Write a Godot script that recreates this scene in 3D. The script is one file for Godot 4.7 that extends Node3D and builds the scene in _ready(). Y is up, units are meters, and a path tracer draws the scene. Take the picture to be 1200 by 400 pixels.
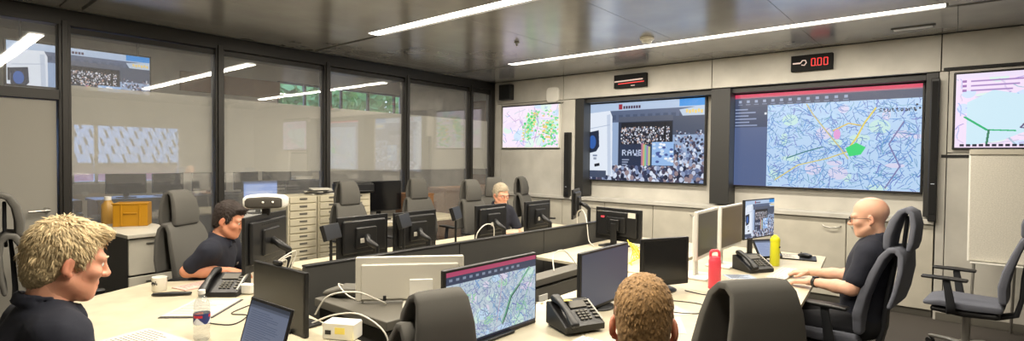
extends Node3D

# ---------------------------------------------------------------- mesh builder
class MB:
	var v := PackedVector3Array()
	var n := PackedVector3Array()
	var uv := PackedVector2Array()
	var c := PackedColorArray()
	var i := PackedInt32Array()
	var tint := Color(1, 1, 1)

	func vert(p: Vector3, nn: Vector3, t := Vector2.ZERO) -> int:
		v.append(p)
		n.append(nn)
		uv.append(t)
		c.append(tint)
		return v.size() - 1

	func tri(a: int, b: int, d: int) -> void:
		i.append(a)
		i.append(b)
		i.append(d)

	func quad(a: int, b: int, d: int, e: int) -> void:
		tri(a, b, d)
		tri(a, d, e)

	func face(a: Vector3, b: Vector3, d: Vector3, e: Vector3, nn: Vector3) -> void:
		var k := vert(a, nn, Vector2(0, 0))
		vert(b, nn, Vector2(1, 0))
		vert(d, nn, Vector2(1, 1))
		vert(e, nn, Vector2(0, 1))
		quad(k, k + 1, k + 2, k + 3)

	# box with chamfered edges that shade round
	func box(ctr: Vector3, size: Vector3, bev := 0.004, bs := Basis()) -> MB:
		var h := size * 0.5
		var b := minf(bev, minf(h.x, minf(h.y, h.z)) * 0.95)
		var id := {}
		for sx in [-1, 1]:
			for sy in [-1, 1]:
				for sz in [-1, 1]:
					var s := Vector3(sx, sy, sz)
					for ax in 3:
						var q := h - Vector3(b, b, b)
						q[ax] = h[ax]
						var nn := Vector3.ZERO
						nn[ax] = s[ax]
						id[[sx, sy, sz, ax]] = vert(ctr + bs * (q * s), bs * nn, Vector2(s[(ax + 1) % 3] * 0.5 + 0.5, s[(ax + 2) % 3] * 0.5 + 0.5))
		for ax in 3:
			var u := (ax + 1) % 3
			var w := (ax + 2) % 3
			for s0 in [-1, 1]:
				var k := []
				for q in [[-1, -1], [1, -1], [1, 1], [-1, 1]]:
					var key := [0, 0, 0, ax]
					key[ax] = s0
					key[u] = q[0]
					key[w] = q[1]
					k.append(id[key])
				quad(k[0], k[1], k[2], k[3])
			for su in [-1, 1]:
				for sw in [-1, 1]:
					var k := []
					for q in [[-1, u], [1, u], [1, w], [-1, w]]:
						var key := [0, 0, 0, q[1]]
						key[ax] = q[0]
						key[u] = su
						key[w] = sw
						k.append(id[key])
					quad(k[0], k[1], k[2], k[3])
		for sx in [-1, 1]:
			for sy in [-1, 1]:
				for sz in [-1, 1]:
					tri(id[[sx, sy, sz, 0]], id[[sx, sy, sz, 1]], id[[sx, sy, sz, 2]])
		return self

	# profile of (radius, height) turned round the y axis of xf; corners sharper than 40 degrees stay crisp
	func lathe(prof: Array, seg := 24, xf := Transform3D()) -> MB:
		var rows := []
		for k in prof.size():
			var na := Vector2.ZERO
			var nb := Vector2.ZERO
			if k > 0:
				var e: Vector2 = prof[k] - prof[k - 1]
				na = Vector2(e.y, -e.x).normalized()
			if k < prof.size() - 1:
				var e: Vector2 = prof[k + 1] - prof[k]
				nb = Vector2(e.y, -e.x).normalized()
			if k == 0:
				rows.append([prof[k], nb])
			elif k == prof.size() - 1:
				rows.append([prof[k], na])
			elif na.dot(nb) > 0.72:
				rows.append([prof[k], (na + nb).normalized()])
			else:
				rows.append([prof[k], na])
				rows.append([prof[k], nb])
		var first := v.size()
		for r in rows:
			for s in seg + 1:
				var a := TAU * s / seg
				var d := Vector3(cos(a), 0, sin(a))
				var p: Vector2 = r[0]
				var q: Vector2 = r[1]
				vert(xf * (d * p.x + Vector3(0, p.y, 0)), xf.basis * (d * q.x + Vector3(0, q.y, 0)), Vector2(float(s) / seg, p.y))
		for k in rows.size() - 1:
			for s in seg:
				var a := first + k * (seg + 1) + s
				quad(a, a + 1, a + seg + 2, a + seg + 1)
		return self

	func cyl(a: Vector3, b: Vector3, ra: float, rb := -1.0, seg := 16, bev := 0.002) -> MB:
		if rb < 0:
			rb = ra
		var ax := (b - a)
		var l := ax.length()
		var y := ax / l
		var x := y.cross(Vector3(0, 0, 1) if absf(y.z) < 0.9 else Vector3(1, 0, 0)).normalized()
		var xf := Transform3D(Basis(x, y, x.cross(y)), a)
		bev = minf(bev, minf(minf(ra, rb), l) * 0.4)
		return lathe([Vector2(0, 0), Vector2(ra - bev, 0), Vector2(ra, bev), Vector2(rb, l - bev), Vector2(rb - bev, l), Vector2(0, l)], seg, xf)

	func tube(pts: Array, r, seg := 8) -> MB:
		var first := v.size()
		var t0: Vector3 = (pts[1] - pts[0]).normalized()
		var up := Vector3(0, 1, 0) if absf(t0.y) < 0.9 else Vector3(1, 0, 0)
		for k in pts.size():
			var t: Vector3 = (pts[mini(k + 1, pts.size() - 1)] - pts[maxi(k - 1, 0)]).normalized()
			var x := up.cross(t).normalized()
			up = t.cross(x).normalized()
			var rr: float = r[k] if r is Array else r
			for s in seg + 1:
				var a := TAU * s / seg
				var d := x * cos(a) + up * sin(a)
				vert(pts[k] + d * rr, d, Vector2(float(s) / seg, float(k)))
		for k in pts.size() - 1:
			for s in seg:
				var a := first + k * (seg + 1) + s
				quad(a, a + 1, a + seg + 2, a + seg + 1)
		for e in 2:
			var k: int = 0 if e == 0 else pts.size() - 1
			var nn: Vector3 = -t0 if e == 0 else (pts[k] - pts[k - 1]).normalized()
			var m := vert(pts[k], nn)
			for s in seg:
				tri(m, first + k * (seg + 1) + s, first + k * (seg + 1) + s + 1)
		return self

	# rounded bar of changing width (along side) and thickness swept along a path; ends rounded off
	func sweep(pts: Array, side: Vector3, wid: Array, thk: Array, e := 0.35, seg := 20) -> MB:
		var P := []
		var W := []
		var T := []
		var m := pts.size()
		var d0: Vector3 = (pts[0] - pts[1]).normalized()
		var d1: Vector3 = (pts[m - 1] - pts[m - 2]).normalized()
		for q in [[1.0, 0.02], [0.9, 0.6], [0.5, 0.9]]:
			P.append(pts[0] + d0 * thk[0] * q[0])
			W.append(maxf(wid[0] - thk[0] * (1.0 - q[1]), thk[0] * 0.02) if q[1] > 0.1 else maxf(wid[0] - thk[0], 0.0))
			T.append(thk[0] * q[1])
		for k in m:
			P.append(pts[k])
			W.append(wid[k])
			T.append(thk[k])
		for q in [[0.5, 0.9], [0.9, 0.6], [1.0, 0.02]]:
			P.append(pts[m - 1] + d1 * thk[m - 1] * q[0])
			W.append(maxf(wid[m - 1] - thk[m - 1] * (1.0 - q[1]), thk[m - 1] * 0.02) if q[1] > 0.1 else maxf(wid[m - 1] - thk[m - 1], 0.0))
			T.append(thk[m - 1] * q[1])
		var ring := []
		for s in seg:
			var a := TAU * s / seg
			var ca := cos(a)
			var sa := sin(a)
			ring.append(Vector2(signf(ca) * pow(absf(ca), e), signf(sa) * pow(absf(sa), e)))
		var g := []
		for k in P.size():
			var t: Vector3 = (P[mini(k + 1, P.size() - 1)] - P[maxi(k - 1, 0)])
			if k < 3:
				t = -d0
			elif k >= P.size() - 3:
				t = d1
			var nn := t.normalized().cross(side).normalized()
			var row := []
			for s in seg:
				row.append(P[k] + side * ring[s].x * W[k] + nn * ring[s].y * T[k])
			g.append(row)
		return net(g, true)

	# a net of points with smooth normals; rows may close on themselves
	func net(g: Array, wrap := false, wrap_rows := false) -> MB:
		var R: int = g.size()
		var C: int = g[0].size()
		var ctr := Vector3.ZERO
		var nr := []
		for k in R:
			var row := []
			row.resize(C)
			row.fill(Vector3.ZERO)
			nr.append(row)
		var quads := []
		var vol := 0.0
		for k in (R if wrap_rows else R - 1):
			var k2 := (k + 1) % R
			for s in (C if wrap else C - 1):
				var s2 := (s + 1) % C
				var a: Vector3 = g[k][s]
				var b: Vector3 = g[k][s2]
				var d: Vector3 = g[k2][s2]
				var e: Vector3 = g[k2][s]
				var f := (d - a).cross(e - b)
				vol += f.dot((a + b + d + e) * 0.25 - g[0][0])
				nr[k][s] += f
				nr[k][s2] += f
				nr[k2][s2] += f
				nr[k2][s] += f
				quads.append([k * C + s, k * C + s2, k2 * C + s2, k2 * C + s])
		var sg := 1.0 if vol >= 0 else -1.0
		var first := v.size()
		for k in R:
			for s in C:
				vert(g[k][s], (nr[k][s] * sg).normalized(), Vector2(float(s) / C, float(k) / R))
		for q in quads:
			quad(first + q[0], first + q[1], first + q[2], first + q[3])
		return self

	# outline in x and y pulled out along z, edges chamfered a little
	func prism(poly: PackedVector2Array, depth: float, xf := Transform3D(), bev := 0.002) -> MB:
		if Geometry2D.is_polygon_clockwise(poly):
			poly.reverse()
		var ins := poly
		if bev > 0:
			var o := Geometry2D.offset_polygon(poly, -bev)
			if o.size() and o[0].size() == poly.size():
				var q: PackedVector2Array = o[0]
				if Geometry2D.is_polygon_clockwise(q):
					q.reverse()
				var best := 0
				for k in q.size():
					if q[k].distance_squared_to(poly[0]) < q[best].distance_squared_to(poly[0]):
						best = k
				ins = PackedVector2Array()
				for k in q.size():
					ins.append(q[(best + k) % q.size()])
			else:
				bev = 0
		var t := Geometry2D.triangulate_polygon(ins)
		for e in 2:
			var z := depth * 0.5 * (1 if e else -1)
			var f := v.size()
			for p in ins:
				vert(xf * Vector3(p.x, p.y, z), xf.basis * Vector3(0, 0, 1 if e else -1), p)
			for k in range(0, t.size(), 3):
				tri(f + t[k], f + t[k + 1], f + t[k + 2])
		var m := poly.size()
		for k in m:
			var a := poly[k]
			var b := poly[(k + 1) % m]
			var d := (b - a).normalized()
			var nn := xf.basis * Vector3(d.y, -d.x, 0)
			var z := depth * 0.5 - bev
			face(xf * Vector3(a.x, a.y, -z), xf * Vector3(b.x, b.y, -z), xf * Vector3(b.x, b.y, z), xf * Vector3(a.x, a.y, z), nn)
			if bev > 0:
				for e in [-1, 1]:
					var a2 := ins[k]
					var b2 := ins[(k + 1) % m]
					face(xf * Vector3(a.x, a.y, z * e), xf * Vector3(b.x, b.y, z * e), xf * Vector3(b2.x, b2.y, depth * 0.5 * e), xf * Vector3(a2.x, a2.y, depth * 0.5 * e), (nn + xf.basis * Vector3(0, 0, e)).normalized())
		return self

	func ball(ctr: Vector3, r: Vector3, seg := 16) -> MB:
		var pr := []
		var m := seg / 2
		for k in m + 1:
			var a := PI * k / m - PI / 2
			pr.append(Vector2(cos(a), sin(a)))
		return lathe(pr, seg, Transform3D(Basis().scaled(r), ctr))

	func mesh() -> ArrayMesh:
		var k := 0
		while k < i.size():
			var a := i[k]
			var b := i[k + 1]
			var d := i[k + 2]
			if (v[b] - v[a]).cross(v[d] - v[a]).dot(n[a] + n[b] + n[d]) > 0:
				i[k + 1] = d
				i[k + 2] = b
			k += 3
		for q in n.size():
			n[q] = n[q].normalized()
		var arr := []
		arr.resize(Mesh.ARRAY_MAX)
		arr[Mesh.ARRAY_VERTEX] = v
		arr[Mesh.ARRAY_NORMAL] = n
		arr[Mesh.ARRAY_TEX_UV] = uv
		arr[Mesh.ARRAY_COLOR] = c
		arr[Mesh.ARRAY_INDEX] = i
		var am := ArrayMesh.new()
		am.add_surface_from_arrays(Mesh.PRIMITIVE_TRIANGLES, arr)
		return am


# ---------------------------------------------------------------- distance field for bodies, surface nets
class Field:
	var typ := PackedInt32Array()
	var a := PackedVector3Array()
	var b := PackedVector3Array()
	var r := PackedVector3Array()
	var kk := PackedFloat32Array()
	var neg := PackedInt32Array()
	var inv: Array[Transform3D] = []
	var reach := PackedFloat32Array()
	var planes: Array[Plane] = []
	var noise: FastNoiseLite
	var amp := 0.0
	var nscale := Vector3.ONE

	var paint := 0
	var fade := 0.4
	var strands: FastNoiseLite

	func face_tone(p: Vector3) -> Color:
		var lips := clampf(1.0 - absf(p.y + 0.069) / 0.013, 0, 1) * clampf(1.0 - absf(p.x) / 0.028, 0, 1) * (1.0 if p.z < -0.076 else 0.0)
		var blush := clampf(1.0 - Vector2(absf(p.x) - 0.045, p.y + 0.03).length() / 0.035, 0, 1) * (1.0 if p.z < -0.03 else 0.0)
		var ear := clampf((absf(p.x) - 0.074) / 0.01, 0, 1)
		var nose := clampf(1.0 - Vector3(p.x, p.y + 0.03, p.z + 0.118).length() / 0.025, 0, 1)
		return Color(1, 1, 1).lerp(Color(0.86, 0.55, 0.5), clampf(lips * 0.8 + blush * 0.25 + ear * 0.45 + nose * 0.35, 0, 1))

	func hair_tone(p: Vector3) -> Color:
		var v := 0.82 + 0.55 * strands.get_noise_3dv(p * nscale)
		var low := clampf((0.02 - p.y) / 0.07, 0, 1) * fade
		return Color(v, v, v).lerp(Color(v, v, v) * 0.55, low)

	func cap(p: Vector3, q: Vector3, ra: float, rb: float, k := 0.02, sub := 0) -> void:
		typ.append(0)
		a.append(p)
		b.append(q)
		r.append(Vector3(ra, rb, 0))
		kk.append(k)
		neg.append(sub)
		inv.append(Transform3D())
		reach.append(maxf(ra, rb))

	func ell(p: Vector3, rad: Vector3, k := 0.02, sub := 0, bs := Basis()) -> void:
		typ.append(1)
		a.append(p)
		b.append(p)
		r.append(rad)
		kk.append(k)
		neg.append(sub)
		inv.append(Transform3D(bs, p).affine_inverse())
		reach.append(maxf(rad.x, maxf(rad.y, rad.z)))

	func rbox(p: Vector3, half: Vector3, k := 0.01, bs := Basis()) -> void:
		typ.append(2)
		a.append(p)
		b.append(p)
		r.append(half)
		kk.append(k)
		neg.append(0)
		inv.append(Transform3D(bs, p).affine_inverse())
		reach.append(half.length())

	func prim(q: int, p: Vector3) -> float:
		var t := typ[q]
		if t == 0:
			var ab := b[q] - a[q]
			var ap := p - a[q]
			var h := clampf(ap.dot(ab) / maxf(ab.length_squared(), 1e-9), 0.0, 1.0)
			return (ap - ab * h).length() - lerpf(r[q].x, r[q].y, h)
		var l := inv[q] * p
		if t == 1:
			var k0 := (l / r[q]).length()
			var k1 := (l / (r[q] * r[q])).length()
			return k0 * (k0 - 1.0) / maxf(k1, 1e-6)
		var rr := minf(r[q].x, minf(r[q].y, r[q].z)) * 0.8
		var d := l.abs() - (r[q] - Vector3(rr, rr, rr))
		return d.max(Vector3.ZERO).length() + minf(maxf(d.x, maxf(d.y, d.z)), 0.0) - rr

	func ev(p: Vector3, ids: PackedInt32Array) -> float:
		var d := 10.0
		for q in ids:
			var x := prim(q, p)
			var k := kk[q]
			if neg[q]:
				x = -x
				var h := maxf(k - absf(d - x), 0.0) / k
				d = maxf(d, x) + h * h * k * 0.25
			else:
				var h := maxf(k - absf(d - x), 0.0) / k
				d = minf(d, x) - h * h * k * 0.25
		if noise:
			d += noise.get_noise_3dv(p * nscale) * amp
		for pl in planes:
			var x := pl.distance_to(p)
			var h := maxf(0.012 - absf(d - x), 0.0) / 0.012
			d = maxf(d, x) + h * h * 0.003
		return d

	func build(m: MB, cell: float, xf := Transform3D()) -> void:
		var lo := Vector3(9, 9, 9)
		var hi := -lo
		var all := PackedInt32Array()
		for q in typ.size():
			all.append(q)
			if neg[q] == 0:
				var e := Vector3.ONE * (reach[q] + 0.012 + amp)
				lo = lo.min(a[q] - e).min(b[q] - e)
				hi = hi.max(a[q] + e).max(b[q] + e)
		var B := 5
		var nb := Vector3i(((hi - lo) / (cell * B)).ceil())
		var nx := nb.x * B + 1
		var ny := nb.y * B + 1
		var nz := nb.z * B + 1
		var sy := nx
		var sz := nx * ny
		var val := PackedFloat32Array()
		val.resize(nx * ny * nz)
		val.fill(1e9)
		var vm := PackedInt32Array()
		vm.resize(nx * ny * nz)
		vm.fill(-1)
		var half := cell * B * 0.5
		var diag := half * 1.733
		var act := []
		for bz in nb.z:
			for by in nb.y:
				for bx in nb.x:
					var ctr := lo + Vector3(bx, by, bz) * cell * B + Vector3.ONE * half
					var near := PackedInt32Array()
					var mn := 9.0
					var ds := PackedFloat32Array()
					for q in all:
						var x := prim(q, ctr)
						ds.append(x)
						if neg[q] == 0:
							mn = minf(mn, x)
					if mn > diag * 1.5 + 0.02 or mn < -0.5:
						continue
					for q in all:
						if ds[q] < (mn if neg[q] == 0 else 0.0) + diag * 2.4 + kk[q] * 1.5:
							near.append(q)
					var d := ev(ctr, near)
					if absf(d) > diag * 1.5 + 0.006 + amp:
						continue
					act.append([bx, by, bz])
					for z in range(bz * B, bz * B + B + 1):
						for y in range(by * B, by * B + B + 1):
							var o := y * sy + z * sz
							for x in range(bx * B, bx * B + B + 1):
								if val[o + x] > 1e8:
									val[o + x] = ev(lo + Vector3(x, y, z) * cell, near)
		var first := m.v.size()
		var off := [0, 1, sy, sy + 1, sz, sz + 1, sz + sy, sz + sy + 1]
		var cr := [Vector3(0, 0, 0), Vector3(1, 0, 0), Vector3(0, 1, 0), Vector3(1, 1, 0), Vector3(0, 0, 1), Vector3(1, 0, 1), Vector3(0, 1, 1), Vector3(1, 1, 1)]
		var ed := [[0, 1], [2, 3], [4, 5], [6, 7], [0, 2], [1, 3], [4, 6], [5, 7], [0, 4], [1, 5], [2, 6], [3, 7]]
		var pos := PackedVector3Array()
		for t in act:
			for z in range(t[2] * B, t[2] * B + B):
				for y in range(t[1] * B, t[1] * B + B):
					for x in range(t[0] * B, t[0] * B + B):
						var o: int = x + y * sy + z * sz
						var mask := 0
						for q in 8:
							if val[o + off[q]] < 0.0:
								mask |= 1 << q
						if mask == 0 or mask == 255:
							continue
						var s := Vector3.ZERO
						var cnt := 0
						for e in ed:
							var v0 := val[o + off[e[0]]]
							var v1 := val[o + off[e[1]]]
							if (v0 < 0.0) != (v1 < 0.0):
								s += cr[e[0]].lerp(cr[e[1]], v0 / (v0 - v1))
								cnt += 1
						vm[o] = pos.size()
						pos.append(lo + (Vector3(x, y, z) + s / cnt) * cell)
		var nor := PackedVector3Array()
		nor.resize(pos.size())
		var st := [1, sy, sz]
		var qd := PackedInt32Array()
		for t in act:
			for z in range(t[2] * B, t[2] * B + B):
				for y in range(t[1] * B, t[1] * B + B):
					for x in range(t[0] * B, t[0] * B + B):
						var o: int = x + y * sy + z * sz
						if vm[o] < 0:
							continue
						var i0 := val[o] < 0.0
						for ax in 3:
							var i1: bool = val[o + st[ax]] < 0.0
							if i0 == i1:
								continue
							var u: int = st[(ax + 1) % 3]
							var w: int = st[(ax + 2) % 3]
							if o - u - w < 0:
								continue
							var k0 := vm[o - u - w]
							var k1 := vm[o - w]
							var k2 := vm[o]
							var k3 := vm[o - u]
							if k0 < 0 or k1 < 0 or k3 < 0:
								continue
							var f := (pos[k2] - pos[k0]).cross(pos[k3] - pos[k1])
							if not i0:
								f = -f
							nor[k0] += f
							nor[k1] += f
							nor[k2] += f
							nor[k3] += f
							qd.append_array([k0, k1, k2, k3])
		for q in pos.size():
			if paint == 1:
				m.tint = face_tone(pos[q])
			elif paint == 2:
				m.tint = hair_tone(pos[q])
			m.vert(xf * pos[q], (xf.basis * nor[q]).normalized(), Vector2(pos[q].x, pos[q].y))
		m.tint = Color(1, 1, 1)
		for q in range(0, qd.size(), 4):
			m.quad(first + qd[q], first + qd[q + 1], first + qd[q + 2], first + qd[q + 3])


# ---------------------------------------------------------------- naming, materials
var used := {}
var rng := RandomNumberGenerator.new()
var mats := {}


func numbered(s: String) -> String:
	var k: int = used.get(s, 0)
	used[s] = k + 1
	return s if k == 0 else "%s_%03d" % [s, k]


func tag(o: Node, label: String, category: String, group := "") -> Node:
	o.set_meta("label", label)
	o.set_meta("category", category)
	if group:
		o.set_meta("group", group)
	return o


func thing(called: String, label: String, category: String, at := Vector3.ZERO, turn := 0.0, group := "") -> Node3D:
	var o := Node3D.new()
	o.name = numbered(called)
	add_child(o)
	o.position = at
	o.rotation.y = turn
	tag(o, label, category, group)
	return o


func part(called: String, m, material: Material, parent: Node, at := Transform3D()) -> MeshInstance3D:
	var o := MeshInstance3D.new()
	o.mesh = m.mesh() if m is MB else m
	o.material_override = material
	o.transform = at
	if parent == self:
		o.name = numbered(called)
		add_child(o)
		return o
	var k := 0
	var nm := called
	while parent.has_node(nm):
		k += 1
		nm = "%s_%03d" % [called, k]
	o.name = nm
	parent.add_child(o)
	return o


func solo(called: String, m, material: Material, label: String, category: String, at := Transform3D(), group := "") -> MeshInstance3D:
	var o := part(called, m, material, self, at)
	tag(o, label, category, group)
	return o


func struct(called: String, m, material: Material, parent: Node = self) -> MeshInstance3D:
	var o := part(called, m, material, parent)
	if parent == self:
		o.set_meta("kind", "structure")
	return o


func dup(o: Node3D, at: Vector3, turn: float, label: String, group := "") -> Node3D:
	var d: Node3D = o.duplicate()
	var base := String(o.name)
	var rx := RegEx.create_from_string("_[0-9]{3}$")
	d.name = numbered(rx.sub(base, ""))
	add_child(d)
	d.position = at
	d.rotation.y = turn
	d.set_meta("label", label)
	if group:
		d.set_meta("group", group)
	return d


func srgb(r: float, g: float, b: float) -> Color:
	return Color(r / 255.0, g / 255.0, b / 255.0)


func mt(called: String, col: Color, rough := 0.6, metal := 0.0) -> StandardMaterial3D:
	if mats.has(called):
		return mats[called]
	var m := StandardMaterial3D.new()
	m.resource_name = called
	m.albedo_color = col
	m.roughness = rough
	m.metallic = metal
	mats[called] = m
	return m


func noise_tex(freq: float, size := 256, octaves := 4, lo := 0.85, hi := 1.0, normal := false, bump := 2.0, sd := 1) -> NoiseTexture2D:
	var nz := FastNoiseLite.new()
	nz.seed = sd
	nz.frequency = freq
	nz.fractal_octaves = octaves
	var t := NoiseTexture2D.new()
	t.width = size
	t.height = size
	t.seamless = true
	t.noise = nz
	if normal:
		t.as_normal_map = true
		t.bump_strength = bump
	else:
		var g := Gradient.new()
		g.set_color(0, Color(lo, lo, lo))
		g.set_color(1, Color(hi, hi, hi))
		t.color_ramp = g
	return t


func triplanar(m: StandardMaterial3D, tex: Texture2D, scale: Vector3, nrm: Texture2D = null, nscale := 0.5) -> StandardMaterial3D:
	m.uv1_triplanar = true
	m.uv1_scale = scale
	if tex:
		m.albedo_texture = tex
	if nrm:
		m.normal_enabled = true
		m.normal_texture = nrm
		m.normal_scale = nscale
	return m


func screen_mat(called: String, im: Image, energy: float) -> StandardMaterial3D:
	var m := mt(called, Color(0.01, 0.01, 0.012), 0.25)
	var t := ImageTexture.create_from_image(im)
	m.emission_enabled = true
	m.emission = Color.WHITE
	m.emission_operator = BaseMaterial3D.EMISSION_OP_MULTIPLY
	m.emission_texture = t
	m.emission_energy_multiplier = energy
	return m


func glow_mat(called: String, col: Color, energy: float) -> StandardMaterial3D:
	var m := mt(called, Color(0.02, 0.02, 0.02), 0.4)
	m.emission_enabled = true
	m.emission = col
	m.emission_energy_multiplier = energy
	return m


# ---------------------------------------------------------------- pictures on screens
const FONT := {
	"R": "1110100111101010 1001", "A": "01101001111110011001", "V": "10011001100101100110", "E": "11111000111010001111", "B": "11101001111010011110",
	"S": "01111000011000011110", "t": "01001110010001000011", "u": "00001001100110010111", "g": "00000111100101110110", "a": "00000110001101010111", "r": "00001011110010001000",
	"0": "01101001100110010110", "m": "00001110111111111001", "p": "00001110100111101000",
}


func letters(im: Image, s: String, x: int, y: int, k: int, col: Color) -> void:
	for ch in s:
		var g: String = FONT.get(ch, "").replace(" ", "")
		for q in g.length():
			if g[q] == "1":
				im.fill_rect(Rect2i(x + (q % 4) * k, y + (q / 4) * k, k, k), col)
		x += 5 * k


func stroke(im: Image, pts: Array, th: int, col: Color) -> void:
	for k in pts.size() - 1:
		var a: Vector2 = pts[k]
		var b: Vector2 = pts[k + 1]
		var m := int(a.distance_to(b)) + 1
		for s in m + 1:
			var p := a.lerp(b, float(s) / m)
			im.fill_rect(Rect2i(int(p.x - th * 0.5), int(p.y - th * 0.5), th, th), col)


func fill_poly(im: Image, poly: PackedVector2Array, col: Color) -> void:
	var lo := poly[0]
	var hi := poly[0]
	for p in poly:
		lo = lo.min(p)
		hi = hi.max(p)
	for y in range(maxi(int(lo.y), 0), mini(int(hi.y) + 1, im.get_height())):
		for x in range(maxi(int(lo.x), 0), mini(int(hi.x) + 1, im.get_width())):
			if Geometry2D.is_point_in_polygon(Vector2(x + 0.5, y + 0.5), poly):
				im.set_pixel(x, y, col)


func blob(im: Image, c: Vector2, r: Vector2, col: Color) -> void:
	for y in range(maxi(int(c.y - r.y), 0), mini(int(c.y + r.y) + 1, im.get_height())):
		for x in range(maxi(int(c.x - r.x), 0), mini(int(c.x + r.x) + 1, im.get_width())):
			if ((Vector2(x, y) - c) / r).length_squared() <= 1.0:
				im.set_pixel(x, y, col)


func wander(r: RandomNumberGenerator, p: Vector2, ang: float, steps: int, step: float, bend: float) -> Array:
	var o := [p]
	for k in steps:
		ang += r.randf_range(-bend, bend)
		p += Vector2(cos(ang), sin(ang)) * step
		o.append(p)
	return o


func streets(im: Image, area: Rect2i, ground: Color, line: Color, count: int, sd: int) -> void:
	var r := RandomNumberGenerator.new()
	r.seed = sd
	im.fill_rect(area, ground)
	var sub := Image.create(area.size.x, area.size.y, false, Image.FORMAT_RGB8)
	sub.fill(ground)
	for k in 26:
		blob(sub, Vector2(r.randf() * area.size.x, r.randf() * area.size.y), Vector2(r.randf_range(10, 40), r.randf_range(8, 30)), ground.lerp([Color(0.8, 0.93, 0.86), Color(0.9, 0.84, 0.93), Color(0.74, 0.86, 0.97)][k % 3], 0.7))
	for k in count:
		var p := Vector2(r.randf() * area.size.x, r.randf() * area.size.y)
		var ang := r.randf() * TAU
		stroke(sub, wander(r, p, ang, r.randi_range(2, 5), r.randf_range(4, 13), 0.5), 2 if k % 7 else 3, line.lerp([Color(0.35, 0.62, 0.9), Color(0.45, 0.42, 0.75), Color(0.5, 0.72, 0.75)][k % 3], r.randf() * 0.7))
	im.blit_rect(sub, Rect2i(Vector2i.ZERO, area.size), area.position)


func map_picture() -> Image:
	var im := Image.create(760, 430, false, Image.FORMAT_RGB8)
	im.fill(srgb(88, 102, 140))
	im.fill_rect(Rect2i(0, 0, 760, 14), srgb(214, 62, 96))
	im.fill_rect(Rect2i(0, 14, 760, 5), srgb(170, 90, 120))
	im.fill_rect(Rect2i(0, 19, 760, 40), srgb(66, 76, 104))
	for k in 13:
		im.fill_rect(Rect2i(24 + k * 38, 28, 14, 12), srgb(150, 165, 195))
		im.fill_rect(Rect2i(20 + k * 38, 46, 22, 4), srgb(120, 134, 165))
	im.fill_rect(Rect2i(0, 59, 160, 371), srgb(84, 100, 140))
	im.fill_rect(Rect2i(0, 59, 160, 96), srgb(60, 72, 102))
	for k in 6:
		im.fill_rect(Rect2i(8, 68 + k * 15, 60 + (k * 37) % 70, 6), srgb(140, 155, 190))
	im.fill_rect(Rect2i(146, 88, 10, 10), srgb(230, 235, 245))
	streets(im, Rect2i(160, 55, 600, 375), srgb(184, 212, 242), srgb(104, 144, 204), 900, 5)
	stroke(im, [Vector2(330, 60), Vector2(360, 110), Vector2(420, 190), Vector2(470, 255), Vector2(500, 300)], 4, srgb(200, 190, 130))
	stroke(im, [Vector2(600, 90), Vector2(560, 150), Vector2(530, 215), Vector2(500, 260)], 5, srgb(228, 208, 92))
	stroke(im, [Vector2(200, 400), Vector2(300, 330), Vector2(420, 300), Vector2(520, 262)], 4, srgb(214, 200, 120))
	stroke(im, [Vector2(440, 180), Vector2(500, 150), Vector2(545, 160)], 4, srgb(226, 196, 80))
	stroke(im, [Vector2(700, 150), Vector2(650, 240), Vector2(690, 330), Vector2(640, 420)], 4, srgb(120, 120, 170))
	stroke(im, [Vector2(250, 300), Vector2(330, 270), Vector2(400, 250)], 4, srgb(60, 120, 130))
	blob(im, Vector2(455, 195), Vector2(14, 22), srgb(225, 160, 215))
	fill_poly(im, PackedVector2Array([Vector2(490, 255), Vector2(530, 232), Vector2(566, 252), Vector2(548, 282), Vector2(505, 290)]), srgb(62, 214, 120))
	letters(im, "Stuttgart", 610, 92, 3, srgb(40, 44, 60))
	for q in [Vector2(742, 82), Vector2(752, 96), Vector2(738, 104)]:
		blob(im, q, Vector2(4, 4), srgb(40, 44, 60))
	return im


func desk_map_picture() -> Image:
	var im := Image.create(512, 300, false, Image.FORMAT_RGB8)
	im.fill_rect(Rect2i(0, 0, 512, 18), srgb(176, 72, 106))
	im.fill_rect(Rect2i(0, 18, 512, 32), srgb(60, 68, 92))
	for k in 12:
		im.fill_rect(Rect2i(14 + k * 34, 27, 16, 10), srgb(130, 142, 165))
	streets(im, Rect2i(0, 50, 512, 250), srgb(186, 202, 214), srgb(128, 142, 176), 620, 9)
	for q in [[120, 120, 30], [300, 90, 26], [420, 210, 34], [220, 230, 24], [60, 250, 30]]:
		for k in 40:
			blob(im, Vector2(q[0] + rng.randf_range(-q[2], q[2]), q[1] + rng.randf_range(-q[2], q[2]) * 0.6), Vector2(3, 3), srgb(150, 206, 166))
	stroke(im, [Vector2(470, 50), Vector2(400, 120), Vector2(350, 160), Vector2(320, 230), Vector2(300, 262)], 7, srgb(110, 170, 140))
	stroke(im, [Vector2(408, 118), Vector2(358, 160), Vector2(328, 228), Vector2(305, 270)], 4, srgb(52, 70, 70))
	stroke(im, [Vector2(300, 60), Vector2(290, 150), Vector2(270, 250)], 3, srgb(190, 160, 185))
	stroke(im, [Vector2(500, 70), Vector2(440, 190), Vector2(380, 290)], 3, srgb(120, 180, 150))
	im.fill_rect(Rect2i(0, 290, 512, 10), srgb(40, 46, 60))
	return im


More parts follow.
